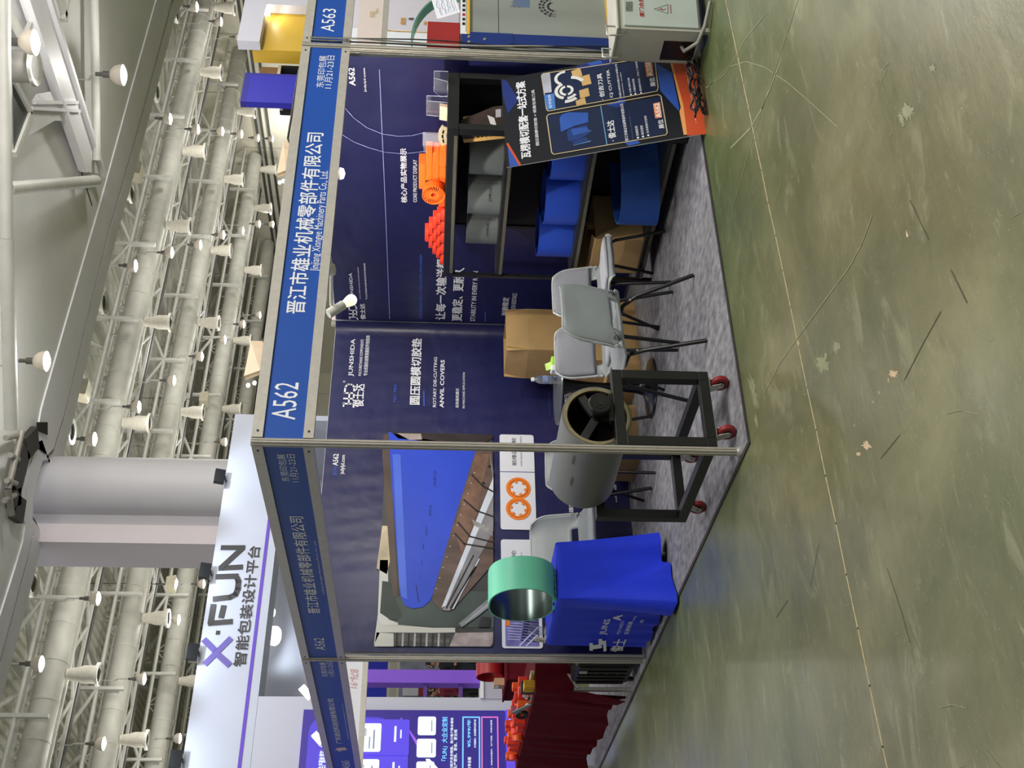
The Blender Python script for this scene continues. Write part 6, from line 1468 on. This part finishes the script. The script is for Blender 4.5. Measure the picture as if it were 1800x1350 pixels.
# power distribution box
eb_m = mat('power_box_paint', (190, 190, 178), .45, 0, .06, 5, .02, 60); eb2 = mat('power_box_door', (186, 196, 190), .42, 0, .05, 5)
ex0, ey0, ey1, ez0, ez1 = 2.55, -.60, -.335, .05, .545
eb = thing('power_box', 'pale grey power distribution box with red lettering and warning triangle, at the right corner', 'electrical box', (2.9, -.47, 0))
sl = math.tan(R(-9.5)); fx = V((1, sl, 0)); A0 = V((ex0, ey0, ez0)); wx = .62; dy = V((.03, ey1-ey0, 0)); up = V((0, 0, ez1-ez0)); nf = norm((sl, -1, 0))
w_ = .004
MB().obox(A0, fx*wx, dy, V((0, 0, w_))).obox(A0+up, fx*wx, dy, V((0, 0, w_))).obox(A0+dy, fx*wx, dy*-.015, up).obox(A0+fx*wx, dy, fx*-w_, up).obox(A0, fx*wx, dy*.015, up)\
    .obox(A0+V((0, 0, .21)), dy, fx*w_, up-V((0, 0, .21))).obox(A0, dy*.30, fx*w_, V((0, 0, .21))).obox(A0+dy*.93, dy*.07, fx*w_, V((0, 0, .21))).build('box_body', eb_m, eb)
MB().obox(A0+fx*.02+V((0, 0, .015))+nf*.001, fx*(wx-.04), nf*.012, up-V((0, 0, .045))).build('door', eb2, eb, bevel=.003)
MB().obox(A0-fx*.012-dy*.06+up+V((0, 0, .004)), fx*(wx+.03), dy*1.12, V((0, 0, .012))).build('lid', eb_m, eb, bevel=.002)
for d_ in (.10, .80): MB().path([A0+up+dy*d_+V((-.001, 0, -.04)), A0+up+dy*d_+V((-.03, 0, -.02)), A0+up+dy*d_+V((-.03, 0, .07)), A0+up+dy*d_+V((.05, 0, .07)), A0+up+dy*d_+V((.05, 0, .017))], .006, 8).build('lifting_handle', chrome, eb, smooth=50)
for x, y in ((.03, .1), (.55, .1), (.03, .85), (.55, .85)): MB().obox(V((ex0, ey0, ZC*0))+fx*x+dy*y, fx*.03, dy*.1, V((0, 0, .049))).build('foot', eb_m, eb)
f = Flat(A0+nf*.0135, fx, (0, 0, 1), nf, .0006); redp = mat('red_stencil', (168, 58, 52), .5)
f.ptext('厦门会展中心', (1133, 30), (1121, -22), redp, 1, .02); f.line([f.px(1150, 16), f.px(1174, 24), f.px(1174, 8), f.px(1150, 16)], .004, mat('grey_warning_line', (120, 116, 110), .5), 1)
f.pline([(1157, 17), (1163, 15), (1163, 18), (1170, 16)], .004, redp, 2); f.ptext('有电危险', (1181, 24), (1177, 8), redp, 1, .01); f.ppoly([(1100, 20), (1112, 20), (1112, 3), (1100, 3)], mat('grey_label_plate', (112, 122, 112), .4, 0, .3, 60), 1)
f.build('stencil', eb)
MB().obox(A0+fx*.010+dy*.1+V((0, 0, .006)), fx*.5, dy*.8, V((0, 0, .2))).build('inside_shade', black_p, eb)  # black liner added so the open side looks dark inside
# cables
cabm = mat('black_cable', (24, 24, 26), .5, 0, .1, 20); cabg = mat('grey_cable', (150, 148, 138), .5, 0, .1, 20)
r_ = random.Random(21)
for k in range(6):
    pts = []; ph_ = r_.uniform(0, 6)
    for j in range(26):
        u = j/25; x = 2.12+u*.62; y = -.30-.035*math.sin(9*u+ph_)-.03*r_.random()-.012*k; z = .012+.012*k+.03*abs(math.sin(5*u*(1+.3*k)+ph_))*(k > 2)
        pts.append((x, y, z))
    o = MB().path(pts, .0065, 6).build('cable', cabm, None, smooth=60); tag(o, 'black cable in the tangle on the floor under the leaning poster board', 'cable', 'black floor cables')
for k in range(3):
    c = V((2.22+.17*k, -.35-.01*k, .012)); pts = [c+V((.07*math.cos(a), .04*math.sin(a), .012+.055*abs(math.sin(a/2+k)))) for a in [2*math.pi*j/18*1.1 for j in range(19)]]
    tag(MB().path(pts, .0055, 6).build('cable', cabm, None, smooth=60), 'black cable looped on the floor in front of the poster board', 'cable', 'looped floor cables')
pts = [A0+dy*.55+fx*.05+V((0, 0, .10)), A0+dy*.5+V((-.03, 0, .08)), A0+dy*.2+V((-.06, -.02, .02)), A0-dy*.2+V((0, 0, -.01)), A0-dy*.55+fx*.1+V((0, 0, -.03))]
tag(MB().path(pts, .012, 10).build('cable', cabg, None, smooth=60), 'thick grey cable curling out of the open side of the power box', 'cable')
for k in range(4):
    pts = []
    for j in range(40):
        z = 2.45-2.2*j/39; pts.append((3.034+.008*k+.009*math.sin(z*6+k*1.7), -.012+.012*math.cos(z*5+k*2.1)-.006*k, z))
    tag(MB().path(pts, .0048, 6).build('cable', (cabm, cabg, cabg, cabm)[k], None, smooth=60), ('black' if k in (0, 3) else 'grey')+' cable running down the right-hand booth post', 'cable', 'cables on the right post' if k in (0, 3) else 'grey cables on the right post')
# back of a fascia and stands beyond
t = thing('sign_beam', 'beige back of a fascia board with tape marks beyond the booth at right', 'fascia', (6, 3, 2.19))
MB().box((3.04, 2.99, 2.25), (9, 3.01, 2.5)).build('beige_board', mat('beige_board', (226, 212, 206), .55, 0, .03, 2), t); MB().box((3.04, 2.985, 2.19), (9, 3.015, 2.25)).build('rail', alu, t)
f = Flat((0, 2.988, 0), (1, 0, 0), (0, 0, 1), (0, -1, 0)); f.ppoly([(650, 30), (658, 30), (658, 20), (650, 20)], mat('tape_mark', (206, 186, 150), .4), 1); f.ppoly([(659, 24), (664, 22), (664, 14), (660, 18)], mat('tape_mark', (206, 186, 150)), 1); f.build('tape', t)
t = thing('white_stand_wall', 'white stand wall with a gold line and gold lettering beyond the machine', 'stand wall', (11, 6, 0))
MB().box((9.6, 6, 0), (10.62, 6.1, 3.2)).build('white_panel', mat('white_stand_panel', (216, 220, 228), .45, 0, .02, 1), t); MB().box((10.625, 6.0, 0), (13.5, 6.1, 3.2)).build('lavender_panel', mat('lavender_stand_panel', (196, 192, 204), .5, 0, .02, 1), t)
f = Flat((0, 5.995, 0), (1, 0, 0), (0, 0, 1), (0, -1, 0), .003); gd = mat('gold_print', (196, 150, 66), .4, 0, .05, 9)
f.pline([(676, 52), (684, 54), (700, 55), (755, 57)], .02, gd, 1); f.ptext('便捷', (713, 44), (704, 31), gd, 1, .02); f.ptext('诰', (727, 36), (718, 31), print_k, 1, .02); f.ptext('图', (751, 44), (745, 38), gd, 1, .02)
f.build('lettering', t)
# yellow and blue stands far behind
yb_ = thing('yellow_stand', 'bright yellow stand block in a white frame, high up beyond the right fascia', 'stand', H(14.2, 8.5, 0))
yel = mat('yellow_stand_paint', (208, 170, 56), .5, 0, .06, 1.5)
q = lambda *c: hat(*c, 'y', 8)
xl = q(500, 85)[0]; zt_ = q(440, 84)[2]
MB().obox(H(xl, 8.05, 0), HXV*2.6, HYV*.28, V((0, 0, zt_-.02))).build('yellow_block', yel, yb_)
whf = mat('white_stand_frame', (206, 206, 218), .5, 0, .03, 1)
zl = q(464, 50)[2]; xr2 = q(500, 21)[0]
MB().obox(H(xl-.03, 7.85, zl), HXV*3.2, HYV*.19, V((0, 0, q(425, 50)[2]-zl))).build('frame_beam', whf, yb_)
MB().obox(H(xr2, 7.85, 0), HXV*1.6, HYV*.19, V((0, 0, zl-.002))).build('frame_post', whf, yb_)
MB().lathe([(.001, -.03), (.05, -.02), (.06, 0), (.03, .04)], H(q(462, 24)[0]-.05, 7.95, zl-.045), (0, 0, 1), 14).build('frame_lamp', glow, yb_, smooth=50)
lamp_spot('stand_lamp', H(q(462, 24)[0]-.1, 7.9, zl-.12), H(q(500, 40)[0], 8.05, zl-.6), 5, 150, (1, .98, .9), .04)
xs0 = hat(460, 142, 'y', 8.4)[0]
cb = thing('stacked_stand_shelf', 'dark open shelf stand holding brown cartons, left of the yellow stand', 'shelf', H((xs0+xl)/2, 8.6, 0))
MB().obox(H(xs0, 9.06, 0), HXV*(xl-xs0-.01), HYV*.1, V((0, 0, q(481, 110)[2]))).build('back_panel', mat('dark_hollow_shade', (24, 22, 22), .7), cb); MB().obox(H(xs0, 8.36, q(482, 110)[2]-.05), HXV*(xl-xs0-.01), HYV*.69, V((0, 0, .05))).build('shelf_board', mat('shelf_edge', (190, 180, 160), .6), cb)  # near-black panels paint the shade in the hollow below the cartons
MB().obox(H(xl-.06, 8.36, 0), HXV*.05, HYV*.69, V((0, 0, q(482, 110)[2]-.052))).obox(H(xs0, 8.36, 0), HXV*.05, HYV*.69, V((0, 0, q(482, 110)[2]-.052))).build('side_panel', mat('dark_hollow_shade', (24, 22, 22)), cb)
zs_ = q(482, 110)[2]+.001; wd = (xl-xs0-.03)/2
for k in range(2):
    t = thing('cardboard_box', f'brown carton on the dark shelf beside the yellow stand, {"left" if k == 0 else "right"} one of two', 'carton', H(xs0+.01+k*(wd+.01)+wd/2, 8.6, zs_))
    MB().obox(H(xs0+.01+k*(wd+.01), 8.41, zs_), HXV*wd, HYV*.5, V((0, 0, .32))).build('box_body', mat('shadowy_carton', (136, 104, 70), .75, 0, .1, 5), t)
    MB().obox(H(xs0+.01+k*(wd+.01), 8.64, zs_+.32), HXV*wd, HYV*.04, V((0, 0, .004))).build('packing_tape', mat('packing_tape', (176, 142, 92)), t)
bp_ = thing('blue_stand_panel', 'deep blue stand panel high up beyond the right fascia board', 'stand', H(12.4, 7.9, 0))
q2 = lambda *c: hat(*c, 'y', 7.7)
xa, xb = q2(470, 180)[0], q2(470, 133)[0]
MB().obox(H(xa, 7.7, 0), HXV*(xb-xa), HYV*.12, V((0, 0, q2(426, 155)[2]-.09))).build('panel', mat('deep_blue_panel', (34, 32, 170), .45, 0, .04, 1), bp_)
MB().obox(H(xb-.002, 7.7, 0), HXV*.06, HYV*.12, V((0, 0, q2(426, 155)[2]-.09))).build('panel_edge', mat('deep_blue_edge', (34, 30, 140), .45), bp_)
MB().obox(H(xa, 7.7, q2(426, 155)[2]-.088), HXV*(xb-xa+.06), HYV*.12, V((0, 0, .088))).build('top_cap', mat('deep_blue_edge', (34, 30, 140)), bp_)
